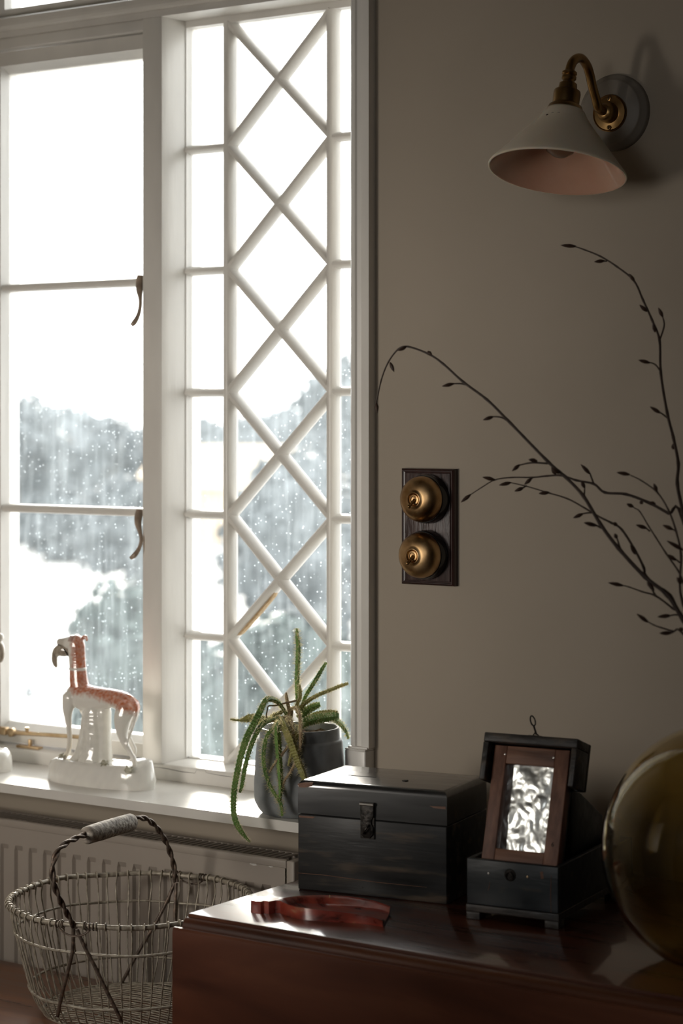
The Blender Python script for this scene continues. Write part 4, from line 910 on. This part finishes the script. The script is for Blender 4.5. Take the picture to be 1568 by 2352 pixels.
for (px, py) in ((962, 1147), (959, 1276)):
    cc = on_y(px, py, -0.038); cx, cz = cc.x, cc.z
    MB().lathe([(0, 0.0115), (0.0345, 0.0115), (0.0350, 0.014), (0.0345, 0.024), (0.0335, 0.028), (0, 0.028)], (cx, 0, cz), (0, -1, 0), 64).build('switch_base', 'black_ring', parent=sp_o, world=True, smooth=True, angle=0.6)
    dm = MB().lathe([(0.0, 0.027), (0.0322, 0.0275), (0.0326, 0.0300), (0.0322, 0.0345), (0.0308, 0.0395), (0.0282, 0.0440), (0.0245, 0.0475), (0.0195, 0.0500), (0.0145, 0.0513), (0.0118, 0.0517), (0.0110, 0.0528), (0.0095, 0.0530), (0.0090, 0.0518), (0.0072, 0.0505), (0.0068, 0.0518), (0.0050, 0.0520), (0.0046, 0.0505), (0.0, 0.0500)], (cx, 0, cz), (0, -1, 0), 72).build('switch_dome', 'brass_old', parent=sp_o, world=True, smooth=True, angle=0.9)
    b0_ = Vector((cx, -0.050, cz - 0.001)); e_ = b0_ + Vector((-0.0005, -0.0135, -0.0085))
    pts = [b0_.lerp(e_, k / 5) for k in range(6)]
    MB().tube(pts, [0.0028, 0.0024, 0.0020, 0.0019, 0.0023, 0.0026], 12).ball(e_, 0.0029, 2).build('switch_lever', 'brass_lamp', parent=dm, smooth=True, angle=1.2)

# ================================================================== porcelain greyhounds on the sill
SX, SZ, SR = 0.000235, 0.0001826, 0.000200
def dlocal(cx, cy, yo=0.0): return Vector(((cx - 866) * SX, yo * 0.001, (1512 - cy) * SZ))   # crop pixels, depth in mm
def blob(chains, voxel, name, mat, parent, smooth_it=6):
    """tapered chains of overlapping balls fused into one continuous skin"""
    mb = MB()
    for ch in chains:
        pts = [(*dlocal(c[0], c[1], c[2]), c[3] * SR) for c in ch]
        sp_ = spline(pts, 10) if len(pts) > 1 else pts
        last = None
        for p in sp_:
            if last is not None and (Vector(p[:3]) - last).length < p[3] * 0.22: continue
            last = Vector(p[:3]); mb.ball(last, p[3], 2)
    o = mb.build(name, mat, parent=parent)
    r = o.modifiers.new('r', 'REMESH'); r.mode = 'VOXEL'; r.voxel_size = voxel; r.use_smooth_shade = True
    s_ = o.modifiers.new('s', 'SMOOTH'); s_.iterations = smooth_it; s_.factor = 0.5
    return evaluated(o)
def sstep(a, b_, x):
    t = max(0.0, min(1.0, (x - a) / (b_ - a))); return t * t * (3 - 2 * t)
def paint_dog(o):
    me = o.data; at_ = me.color_attributes.new('paint', 'FLOAT_COLOR', 'POINT')
    white = Vector((0.80, 0.77, 0.71)); org = Vector((0.55, 0.150, 0.055)); drk = Vector((0.24, 0.055, 0.03)); gry = Vector((0.40, 0.35, 0.29))
    line = [(560, 500), (640, 705), (700, 752), (800, 745), (900, 778), (1000, 815), (1100, 845), (1180, 875), (1240, 880)]
    for i, v in enumerate(me.vertices):
        cx = v.co.x / SX + 866; cy = 1512 - v.co.z / SZ
        n1 = noise.noise(v.co * 260) ; n2 = noise.noise(v.co * 900)
        # lower limit of the saddle
        lim = 700
        for (x0, y0), (x1, y1) in zip(line, line[1:]):
            if x0 <= cx <= x1: lim = y0 + (y1 - y0) * (cx - x0) / (x1 - x0)
        f = 0.0
        if cy > 545: f = sstep(-25, 45, lim - cy + 18 * n1) * sstep(575, 640, cx + 10 * n1) * (1 - 0.75 * sstep(0.004, 0.013, v.co.y) * sstep(700, 820, cx))
        if 410 < cy <= 545 or cy <= 410:
            f = sstep(628, 690, cx + 14 * n1)
        if cx < 590 and cy < 450: f = 0
        band = 1 - sstep(8, 16, abs(cy - 538 - (cx - 660) * 0.04)); f *= 1 - band
        c = white.lerp(org, f * (0.80 + 0.3 * n1)); c = c.lerp(drk, max(0, f * (0.25 * n2 + 0.35 * noise.noise(v.co * 150) + 0.12)))
        if cy < 420 and cx < 600: c = c.lerp(gry, 0.55 * sstep(600, 560, cx) if cx < 600 else 0)
        # ears and eye darker
        if cy < 300 and 615 < cx < 660: c = c.lerp(drk, 0.6)
        leg = sstep(1000, 1250, cy)
        if leg and cx < 720: c = c.lerp(Vector((0.74, 0.62, 0.46)), 0.35 * leg)
        at_.data[i].color = (max(c.x, .01), max(c.y, .01), max(c.z, .01), 1)
def paint_plain(o, tint=(0.80, 0.78, 0.72)):
    me = o.data; at_ = me.color_attributes.new('paint', 'FLOAT_COLOR', 'POINT')
    for i, v in enumerate(me.vertices):
        k = 0.96 + 0.08 * noise.noise(v.co * 120); at_.data[i].color = (tint[0] * k, tint[1] * k, tint[2] * k, 1)
def greyhound(label, loc, rot):
    t = thing('greyhound_figurine', label, 'figurine', loc, rot, 'porcelain greyhounds on the sill')
    # (crop x, crop y, depth in mm, radius in crop pixels)
    body = [[(668, 765, 0, 100), (735, 785, 0, 108), (810, 790, 0, 102), (900, 778, 0, 84), (985, 772, 0, 74), (1060, 800, 0, 86), (1110, 836, 0, 88)],
            [(690, 735, 0, 82), (674, 640, 0, 76), (668, 560, 0, 71), (662, 480, 0, 69), (657, 400, 0, 70), (652, 335, 0, 72), (648, 312, 0, 64)],
            [(650, 310, 0, 60), (600, 326, 0, 60), (550, 328, 0, 48), (512, 320, 0, 33)],
            [(636, 268, -7, 20), (642, 285, -9, 16), (655, 310, -11, 12)], [(690, 268, 7, 14), (703, 262, 8, 15), (714, 282, 8, 13), (719, 297, 7, 8)],
            # forelegs
            [(645, 790, -13, 64), (632, 870, -14, 48), (630, 940, -14, 33), (636, 1040, -13, 24), (642, 1140, -13, 21), (636, 1220, -13, 21), (612, 1285, -12, 19), (590, 1303, -12, 20)],
            [(650, 790, 11, 50), (665, 880, 12, 36), (690, 960, 12, 26), (700, 1080, 12, 19), (702, 1200, 12, 17), (694, 1270, 12, 18), (676, 1290, 12, 18)],
            # hind legs
            [(1105, 845, -9, 82), (1095, 920, -13, 72), (1092, 1000, -14, 56), (1100, 1070, -14, 39), (1125, 1140, -14, 28), (1160, 1205, -13, 20), (1188, 1258, -13, 23), (1192, 1300, -13, 17), (1180, 1355, -13, 17), (1162, 1392, -13, 21)],
            [(1100, 850, 8, 66), (1075, 940, 12, 54), (1045, 1020, 13, 30), (1052, 1080, 13, 20), (1085, 1150, 13, 17), (1108, 1205, 13, 18), (1098, 1260, 13, 15), (1072, 1305, 13, 16), (1048, 1335, 13, 17)],
            # tail tucked along the thigh
            [(1160, 822, -2, 34), (1182, 870, -6, 20), (1184, 950, -12, 14), (1170, 1030, -15, 12), (1150, 1090, -16, 10), (1142, 1150, -17, 9)]]
    d = blob(body, 0.0013, 'greyhound', 'porcelain', t, 5); paint_dog(d)
    col_ = [(*dlocal(664 + 66 * math.cos(a), 538, 0), 0) for a in (0,)]
    c = dlocal(665, 538, 0)
    MB().tube([c + Vector((64 * SR * math.cos(a), 64 * SR * math.sin(a), 0.0006 * math.cos(a))) for a in [2 * PI * k / 28 for k in range(28)]], 0.0017, 8, closed=True).build('collar', 'china_white', parent=d, smooth=True, angle=1.5)
    MB().ball(dlocal(600, 300, -7.5), 0.0013, 2).build('eye', 'black_ring', parent=d, smooth=True)
    # hare hanging from the jaws
    hare = [[(600, 392, -3, 34), (562, 384, -4, 54), (528, 388, -4, 50), (500, 406, -4, 40), (482, 435, -4, 28), (478, 478, -4, 25), (484, 512, -4, 20), (492, 532, -4, 13)], [(590, 385, -5, 20), (606, 415, -6, 14), (612, 432, -6, 10)], [(575, 370, 4, 26), (545, 380, 5, 22), (530, 410, 5, 14)]]
    blob(hare, 0.0011, 'hare', 'hare', t, 3)
    MB().tube([dlocal(522, 338, -9), dlocal(556, 345, -11), dlocal(590, 372, -11.5), dlocal(608, 405, -11), dlocal(612, 428, -10)], [0.0005, 0.0009, 0.0010, 0.0010, 0.0006], 6).build('mouth_line', 'black_ring', parent=d, smooth=True)
    # tree stump support
    st_ = [[(812, 905, 0, 92), (815, 1000, 0, 96), (818, 1120, 0, 100), (815, 1230, 0, 108), (805, 1320, 0, 125)], [(880, 900, 2, 66), (880, 1100, 2, 66), (882, 1320, 2, 76)], [(745, 905, 0, 40), (742, 1050, -6, 34), (735, 1180, -9, 40), (700, 1280, -10, 36), (640, 1345, -12, 26)], [(830, 1020, -17, 18)], [(836, 1100, -16, 20), (835, 1160, -16, 22), (790, 1260, -15, 20), (740, 1330, -16, 24)]]
    so_ = blob(st_, 0.0014, 'tree_stump', 'porcelain', t, 4); paint_plain(so_)
    # oval plinth with a rocky rim
    nseg, rows_ = 96, [(0.0, 1.0), (0.004, 1.005), (0.014, 1.0), (0.024, 0.985), (0.031, 0.95), (0.035, 0.86), (0.036, 0.70), (0.036, 0.4)]
    V, Fs = [], []
    for k, (z, s_) in enumerate(rows_):
        for j in range(nseg):
            a = 2 * PI * j / nseg; ca, sa = math.cos(a), math.sin(a)
            ex = 0.42
            x = 0.1015 * math.copysign(abs(ca) ** (2 * ex), ca) * s_; y = 0.0365 * math.copysign(abs(sa) ** (2 * 0.46), sa) * s_
            rk = 0.0035 * noise.noise(Vector((x * 45, y * 45, z * 120))) + 0.0016 * math.sin(x * 240 + z * 220 + 3 * noise.noise(Vector((x * 30, y * 30, 0))))
            if k < 2: rk *= 0.15
            hz = z + (0.004 * noise.noise(Vector((x * 38, y * 38, 3))) if k > 2 else 0) + (0.013 * sstep(0.035, 0.09, x) * sstep(-0.02, 0.02, y) if k > 3 else 0)
            V.append((x * (1 + rk * 6), y * (1 + rk * 9), max(0, hz)))
    for k in range(len(rows_) - 1):
        for j in range(nseg): Fs.append((k * nseg + j, k * nseg + (j + 1) % nseg, (k + 1) * nseg + (j + 1) % nseg, (k + 1) * nseg + j))
    Fs.append(tuple(reversed(range(nseg)))); Fs.append(tuple((len(rows_) - 1) * nseg + j for j in range(nseg)))
    pl_ = MB().add(V, Fs).build('plinth', 'porcelain', parent=t, smooth=True, angle=1.2); paint_plain(pl_, (0.82, 0.80, 0.75))
    rnd = random.Random(4)
    for (cx, cy, yo, r_) in ((600, 1285, -22, 34), (575, 1285, 2, 26), (985, 1300, -27, 42), (1195, 1335, -30, 44)):
        mb = MB(); c = dlocal(cx, cy, yo)
        for k in range(26):
            dv = Vector((rnd.gauss(0, 1), rnd.gauss(0, .8), rnd.gauss(0, .7))).normalized() * r_ * SR * rnd.uniform(.45, 1)
            mb.tube([c + dv * .5, c + dv], [0.0013, 0.0008], 5)
        mb.ball(c, r_ * SR * .62, 2)
        tag(mb.build('floret_tuft', 'floret', parent=t), kind='stuff')
    return t
M['china_white'] = pmat('china_white', (0.82, 0.80, 0.75), rough=0.18, coat=0.5)
dp_ = on_y(232, 1780, -0.032)
dog1 = greyhound('orange and white porcelain greyhound with a hare in its mouth', (dp_.x, -0.032, SILL), math.radians(2))
def copy_tree(o, parent=None):
    c_ = o.copy(); COL.objects.link(c_); c_.parent = parent
    for ch in [q for q in bpy.data.objects if q.parent == o]: copy_tree(ch, c_)
    return c_
dog2 = copy_tree(dog1)
dog2.scale = (-1, 1, 1); dog2.location.x = dog1.location.x; dog2['label'] = 'mirrored porcelain greyhound cut off by the left edge of the photograph'
e2 = on_y(21, 1760, -0.032); dog2.location = (e2.x - 0.100, -0.032, SILL); dog2.rotation_euler = (0, 0, math.radians(-2))

# ================================================================== potted rat-tail cactus
PY = -0.050; pc = on_y(688, 1800, PY); PX = pc.x
pot_t = thing('potted_cactus', 'trailing spiny cactus in a grey concrete pot on the sill', 'potted plant', (PX, PY, SILL))
PR = 0.0665; PH = 0.1245
prof = [(0, 0), (0.050, 0), (0.055, 0.0015), (0.0605, 0.008), (0.0655, 0.018), (PR, 0.028), (PR, 0.045), (0.0650, 0.075), (0.0625, 0.104), (0.0618, 0.1065), (0.0600, 0.1075), (0.0588, 0.1090), (0.0580, 0.1215), (0.0570, PH), (0.0545, PH), (0.0535, PH - 0.002), (0.0530, PH - 0.02), (0.0500, PH - 0.10), (0, PH - 0.105)]
MB().lathe(prof, seg=64).build('pot', 'pot', parent=pot_t, smooth=True, angle=0.8)
sv, sf = [], []
rng = 12
for k in range(rng + 1):
    for j in range(40):
        r_ = 0.053 * k / rng; a = 2 * PI * j / 40
        sv.append((r_ * math.cos(a), r_ * math.sin(a), PH - 0.012 + 0.007 * noise.noise(Vector((r_ * math.cos(a) * 120, r_ * math.sin(a) * 120, 1))) + 0.003 * noise.noise(Vector((r_ * math.cos(a) * 400, r_ * math.sin(a) * 400, 5)))))
for k in range(rng):
    for j in range(40): sf.append((k * 40 + j, k * 40 + (j + 1) % 40, (k + 1) * 40 + (j + 1) % 40, (k + 1) * 40 + j))
MB().add(sv, sf).build('soil', 'soil', parent=pot_t, smooth=True)
pt0 = depth_of(Vector((PX, PY, SILL)))
def c7(x, y): return (500 + x / 4.2, 1400 + y / 4.2)
CS = [  # material, spine length mm, [(crop x, crop y, depth offset mm, radius crop px)]
 ('cactus', 6.0, [(775, 1010, 0, 14), (768, 870, 15, 16), (764, 700, 15, 20), (770, 520, 15, 21), (776, 370, 15, 20), (766, 260, 15, 16), (762, 180, 15, 8)]),
 ('cactus', 3.2, [(790, 1000, 5, 16), (840, 850, 15, 20), (895, 755, 18, 24), (960, 650, 20, 24), (1010, 565, 22, 21), (1046, 508, 22, 15)]),
 ('cactus_yellow', 3.5, [(760, 1000, 0, 16), (800, 945, 0, 18), (880, 875, 5, 18), (960, 828, 8, 17), (1080, 778, 10, 16), (1180, 738, 12, 15), (1258, 712, 14, 11)]),
 ('cactus', 4.0, [(780, 1050, 8, 28), (815, 1005, 8, 36), (880, 962, 10, 36), (935, 932, 10, 32), (988, 912, 10, 18)]),
 ('cactus', 4.0, [(800, 1130, -20, 26), (840, 1095, -18, 36), (930, 1060, -10, 40), (1040, 1042, -5, 40), (1130, 1030, 0, 36), (1168, 1028, 0, 24)]),
 ('cactus_yellow', 4.0, [(830, 1070, 10, 24), (950, 1015, 15, 26), (1070, 995, 15, 26), (1155, 1000, 12, 20)]),
 ('cactus', 4.0, [(1090, 1050, 40, 20), (1150, 1075, 46, 24), (1205, 1125, 55, 22), (1240, 1180, 60, 18), (1262, 1250, 62, 12)]),
 ('cactus', 2.6, [(660, 1010, -5, 20), (630, 955, -12, 20), (575, 888, -30, 22), (505, 862, -42, 24), (455, 885, -52, 28), (405, 985, -62, 34), (345, 1110, -72, 36), (285, 1220, -80, 36), (225, 1400, -86, 34), (185, 1580, -90, 32), (160, 1720, -93, 31), (150, 1880, -96, 29), (158, 1990, -98, 30), (190, 2085, -100, 30), (250, 2175, -100, 20), (312, 2245, -100, 7)]),
 ('cactus', 4.0, [(620, 1060, -15, 20), (560, 1050, -30, 20), (480, 1075, -48, 24), (420, 1120, -62, 26), (380, 1180, -74, 25), (330, 1290, -82, 24), (290, 1410, -86, 23), (255, 1560, -88, 23), (235, 1680, -90, 20), (212, 1765, -90, 12)]),
 ('cactus_yellow', 4.5, [(560, 1060, -10, 22), (480, 1062, -22, 28), (400, 1060, -30, 34), (325, 1048, -34, 36), (270, 1058, -36, 28), (225, 1068, -36, 12), (170, 1066, -36, 9), (120, 1056, -36, 8)]),
 ('cactus', 5.5, [(600, 1110, -35, 16), (540, 1150, -58, 18), (490, 1190, -68, 20), (458, 1270, -73, 21), (440, 1400, -77, 22), (450, 1530, -78, 21), (485, 1660, -80, 20), (540, 1765, -80, 19), (590, 1840, -80, 18), (612, 1900, -80, 18), (620, 1990, -79, 12)]),
 ('cactus', 4.5, [(590, 1080, -45, 16), (572, 1130, -66, 22), (575, 1220, -75, 27), (585, 1350, -77, 27), (595, 1500, -79, 25), (606, 1640, -80, 22), (606, 1760, -81, 18), (598, 1850, -81, 10)]),
 ('cactus_yellow', 5.0, [(620, 1040, -20, 20), (640, 1120, -62, 34), (690, 1230, -74, 40), (735, 1350, -78, 38), (775, 1470, -80, 34), (815, 1570, -82, 32), (842, 1650, -82, 26)]),
 ('cactus_yellow', 3.0, [(770, 1120, -40, 16), (755, 1200, -66, 22), (735, 1310, -74, 18), (705, 1420, -76, 16), (680, 1510, -77, 7)]),
 ('cactus_dry', 2.5, [(700, 960, -15, 12), (745, 945, -25, 13), (785, 1000, -40, 16), (798, 1100, -58, 18), (800, 1240, -72, 16), (788, 1370, -76, 12)]),
 ('cactus_dry', 0, [(560, 1090, -40, 6), (500, 1060, -45, 6), (468, 1030, -46, 7), (478, 970, -45, 7), (490, 930, -40, 7), (560, 925, -30, 8), (640, 905, -20, 9), (755, 880, -5, 10)]),
 ('cactus_dry', 1.5, [(700, 1010, -10, 20), (680, 930, -8, 18), (665, 860, -6, 16), (658, 800, -5, 9)]),
 ('cactus_yellow', 1.5, [(745, 960, -8, 14), (765, 910, -6, 16), (790, 860, -4, 19), (795, 790, -4, 17), (788, 722, -4, 9)]),
 ('cactus_dry', 3.0, [(745, 1480, -77, 12), (700, 1570, -79, 13), (645, 1650, -80, 11), (600, 1760, -81, 7)]),
 ('cactus_dry', 2.0, [(690, 1300, -72, 10), (640, 1370, -77, 12), (560, 1470, -79, 11), (495, 1575, -80, 7)]),
 ('cactus_dry', 3.0, [(660, 1110, -30, 24), (665, 1050, -30, 26), (690, 1060, -40, 22), (715, 1120, -60, 18), (730, 1240, -72, 12)]),
 ('cactus_yellow', 3.5, [(620, 990, -10, 18), (560, 1010, -20, 16), (510, 1030, -28, 12)]),
 ('cactus_dry', 3.0, [(690, 1040, 0, 34), (700, 980, -5, 30), (712, 945, -6, 20)]),
]
rnd = random.Random(21)
for (mt_, spl, pts) in CS:
    wp = []
    for (x, y, dz, r_) in pts:
        px, py = c7(x, y); p = at_t(px, py, pt0 + dz * 0.001); wp.append((*p, r_ / 4.2 * (pt0 / F)))
    raw = spline(wp, 9); dn = [raw[0]]
    for p in raw[1:]:
        if (Vector(p[:3]) - Vector(dn[-1][:3])).length > 0.0017 or p is raw[-1]: dn.append(p)
    k = len(dn)
    star = [1.12, 0.74] * 4 if mt_ != 'cactus_dry' else None
    rr = [p[3] * (1 + (0.13 if i % 2 else -0.10) * (1 if star else .3) + 0.04 * rnd.uniform(-1, 1)) for i, p in enumerate(dn)]
    mb = MB().tube([p[:3] for p in dn], rr, 8, star=star)
    stem = mb.build('stem', mt_, parent=pot_t, world=True, smooth=True, angle=0.7)
    if spl:
        V, Fs = [], []
        for i in range(k - 1):
            A = Vector(dn[i][:3]); B = Vector(dn[i + 1][:3]); ln = (B - A).length
            tn = (B - A).normalized(); u = tn.orthogonal().normalized(); v = tn.cross(u)
            n_ = max(4, int(ln / 0.0042 * 16))
            for q in range(n_):
                s_ = rnd.random(); a = (rnd.randrange(4) * PI / 2) + rnd.gauss(0, .28)
                nd_ = u * math.cos(a) + v * math.sin(a)
                base = A.lerp(B, s_) + nd_ * dn[i][3] * 0.98
                tip = base + (nd_ + tn * rnd.uniform(-.8, .8) + u.cross(nd_) * rnd.uniform(-.2, .2)).normalized() * spl * 0.0014 * rnd.uniform(.5, 1.0)
                wd = tn.cross(nd_).normalized() * 0.00042
                wd2 = nd_.cross(wd).normalized() * 0.00042
                b_ = len(V); V += [base - wd, base + wd, base + wd2, tip]; Fs += [(b_, b_ + 1, b_ + 3), (b_ + 1, b_ + 2, b_ + 3), (b_ + 2, b_, b_ + 3)]
        me = bpy.data.meshes.new('spines'); me.from_pydata([tuple(p) for p in V], [], Fs); me.materials.append(M['spine'])
        tag(link('spines', me, stem), kind='stuff')

# ================================================================== wire basket
BC = Vector((-0.304, -0.297)); rimz = 0.684
bk = thing('wire_basket', 'round wire basket with a twisted handle and wooden grip', 'basket', (BC.x, BC.y, BZ))
def circ(r, z, n_=96, wob=0.0):
    return [Vector((BC.x + r * math.cos(2 * PI * k / n_), BC.y + r * math.sin(2 * PI * k / n_), z + wob * noise.noise(Vector((math.cos(2 * PI * k / n_) * 2, math.sin(2 * PI * k / n_) * 2, z * 9))))) for k in range(n_)]
WP = [(0.1670, rimz), (0.1635, rimz - 0.018), (0.1580, 0.6457), (0.1500, 0.612), (0.1375, 0.568), (0.1290, 0.548), (0.1180, 0.534), (0.105, 0.5305)]
MB().tube(circ(0.167, rimz, wob=0.003), 0.0035, 8, closed=True).build('rim', 'wire', parent=bk, world=True, smooth=True, angle=1.5)
MB().tube(circ(0.1592, 0.6457, wob=0.003), 0.0019, 7, closed=True).build('hoop', 'wire', parent=bk, world=True, smooth=True, angle=1.5)
MB().tube(circ(0.1390, 0.568, wob=0.002), 0.0019, 7, closed=True).build('hoop', 'wire', parent=bk, world=True, smooth=True, angle=1.5)
MB().tube(circ(0.1190, 0.5345), 0.0022, 7, closed=True).build('hoop', 'wire', parent=bk, world=True, smooth=True, angle=1.5)
NR = 66
rnd = random.Random(9)
for k in range(NR):
    a = 2 * PI * (k + rnd.uniform(-.12, .12)) / NR
    tw = rnd.uniform(-.012, .012)
    pts = []
    for i, (r_, z) in enumerate(WP):
        aa = a + tw * math.sin(i * 1.3) + rnd.uniform(-.003, .003); pts.append((BC.x + r_ * math.cos(aa), BC.y + r_ * math.sin(aa), z))
    loop = [(BC.x + (0.167 + 0.0048 * math.cos(q)) * math.cos(a), BC.y + (0.167 + 0.0048 * math.cos(q)) * math.sin(a), rimz + 0.003 * noise.noise(Vector((math.cos(a) * 2, math.sin(a) * 2, rimz * 9))) + 0.0048 * math.sin(q)) for q in (-2.2, -1.1, 0.0, 1.1, 2.2, 3.3)]
    dn = spline(loop + pts[1:], 3)
    MB().tube(dn, 0.00120, 5).build('rib', 'wire', parent=bk, world=True, smooth=True, angle=1.5)
# floor of the basket: parallel wires over three cross wires
for i in range(-13, 14):
    q = i * 0.0086; h = math.sqrt(max(0, 0.118 ** 2 - q * q))
    dirv = Vector((math.cos(0.10), math.sin(0.10))); nv = Vector((-dirv.y, dirv.x))
    m0 = BC + nv * q
    pts = [(*(m0 - dirv * h), 0.5345), (*(m0 - dirv * h * .5), 0.5345 + 0.004), (*(m0), 0.5345 + .005 + rnd.uniform(-.001, .001)), (*(m0 + dirv * h * .5), 0.5345 + .004), (*(m0 + dirv * h), 0.5345)]
    MB().tube(spline(pts, 3), 0.00105, 5).build('floor_wire', 'wire', parent=bk, world=True, smooth=True, angle=1.5)
for i in (-1, 0, 1):
    dirv = Vector((math.cos(1.60), math.sin(1.60))); nv = Vector((-dirv.y, dirv.x)); q = i * 0.05; h = math.sqrt(0.117 ** 2 - q * q); m0 = BC + nv * q
    MB().tube([(*(m0 - dirv * h), 0.536), (*m0, 0.5375), (*(m0 + dirv * h), 0.536)], 0.0017, 6).build('cross_wire', 'wire', parent=bk, world=True, smooth=True)
def c6(x, y): return (x / 2.24, 1800 + y / 2.24)
H0 = on_z(*c6(385, 730), rimz); H1 = on_z(*c6(905, 500), rimz)
def to_rim(p):
    d = Vector((p.x, p.y)) - BC; d = d.normalized() * 0.168; return Vector((BC.x + d.x, BC.y + d.y, rimz))
H0, H1 = to_rim(H0), to_rim(H1)
hn = (H1 - H0).cross(Vector((0, 0, 1))).normalized()
def hp_(x, y): return on_plane(*c6(x, y), H0, hn)
left = [hp_(385, 742), hp_(335, 650), hp_(292, 560), hp_(270, 470), hp_(276, 400), hp_(303, 340), hp_(355, 298), hp_(438, 262)]
right = [hp_(672, 190), hp_(715, 176), hp_(755, 184), hp_(795, 215), hp_(835, 268), hp_(868, 335), hp_(893, 420), hp_(905, 505)]
def twisted(path, name):
    dn = [Vector(p) for p in spline([tuple(p) for p in path], 12)]
    for ph in (0, PI):
        pts = []
        acc = 0
        for i, p in enumerate(dn):
            if i: acc += (p - dn[i - 1]).length
            tn = (dn[min(i + 1, len(dn) - 1)] - dn[max(i - 1, 0)]).normalized(); b_ = tn.cross(hn).normalized()
            a = acc * 130 + ph
            pts.append(p + (hn * math.cos(a) + b_ * math.sin(a)) * 0.0021)
        MB().tube(pts, 0.0023, 7).build(name, 'iron', parent=bk, world=True, smooth=True, angle=1.5)
twisted(left, 'handle_wire'); twisted(right, 'handle_wire')
g0, g1 = hp_(440, 268), hp_(676, 196)
gl_ = (g1 - g0).length
gr = MB().lathe([(0, -0.001), (0.0060, -0.001), (0.0100, 0.001), (0.0118, 0.005), (0.0124, gl_ * .3), (0.0124, gl_ * .6), (0.0120, gl_ - .004), (0.0105, gl_ - .0005), (0.004, gl_), (0, gl_)], g0, g1 - g0, 26)
gr.v = [p + Vector((0, 0, 0.0006 * noise.noise(p * 180))) for p in gr.v]
gr.build('grip', 'grip', parent=bk, world=True, smooth=True, angle=0.9)['label'] = 'weathered grey wooden grip'
# straps from the handle down to the floor of the basket, and the binding wire at the rim
def strap(pts, r_=0.0026): MB().tube(spline([tuple(p) for p in pts], 5), r_, 7).build('strap', 'iron', parent=bk, world=True, smooth=True, angle=1.5)
def rad_at(z):
    for (r0, z0), (r1, z1) in zip(WP, WP[1:]):
        if z1 <= z <= z0: return r0 + (r1 - r0) * (z0 - z) / (z0 - z1)
    return 0.11
def on_wall(px, py, off=0.004, front=True):
    """where the sight line meets the basket's outside"""
    d = ray(px, py); best = None
    rngk = range(0, 900)
    prev = None
    for k in rngk:
        t = 2.6 + k * 0.001; p = CAM + d * t
        if not (0.53 < p.z < rimz + 0.01): continue
        rr_ = (Vector((p.x, p.y)) - BC).length; R_ = rad_at(min(p.z, rimz)) + (off if front else -off)
        ins = rr_ <= R_
        if front and ins: return p
        if not front and prev and not ins: return p
        prev = ins
    return None
for path, frt in (([(378, 745), (372, 860), (350, 960), (320, 1080), (296, 1195)], True), ([(396, 750), (435, 840), (485, 935), (540, 1050), (590, 1150), (625, 1225)], True), ([(898, 512), (860, 600), (815, 690), (750, 800), (700, 885), (655, 970), (625, 1025)], False), ([(905, 512), (902, 600), (900, 700), (925, 800)], False)):
    pts = [on_wall(*c6(x, y), 0.004, frt) for x, y in path]; pts = [p for p in pts if p]
    if len(pts) > 2: strap(pts)
for H in (H0, H1):
    a0 = math.atan2(H.y - BC.y, H.x - BC.x)
    for da in (-0.16, -0.13, -0.10, 0.10, 0.13, 0.16):
        a = a0 + da; c = Vector((BC.x + 0.167 * math.cos(a), BC.y + 0.167 * math.sin(a), rimz)); rv = Vector((math.cos(a), math.sin(a), 0))
        MB().tube([c + rv * 0.0045 * math.cos(q) + Vector((0, 0, 0.0045 * math.sin(q))) for q in [2 * PI * k / 12 for k in range(12)]], 0.0011, 5, closed=True).build('binding', 'iron', parent=bk, world=True, smooth=True)
    pts = [Vector((BC.x + 0.1705 * math.cos(a0 + da), BC.y + 0.1705 * math.sin(a0 + da), rimz - dz)) for da, dz in ((-0.13, 0.004), (-0.08, 0.010), (0, 0.013), (0.08, 0.010), (0.13, 0.004))]
    MB().tube(spline([tuple(p) for p in pts], 4), 0.0015, 6).build('binding', 'iron', parent=bk, world=True, smooth=True)
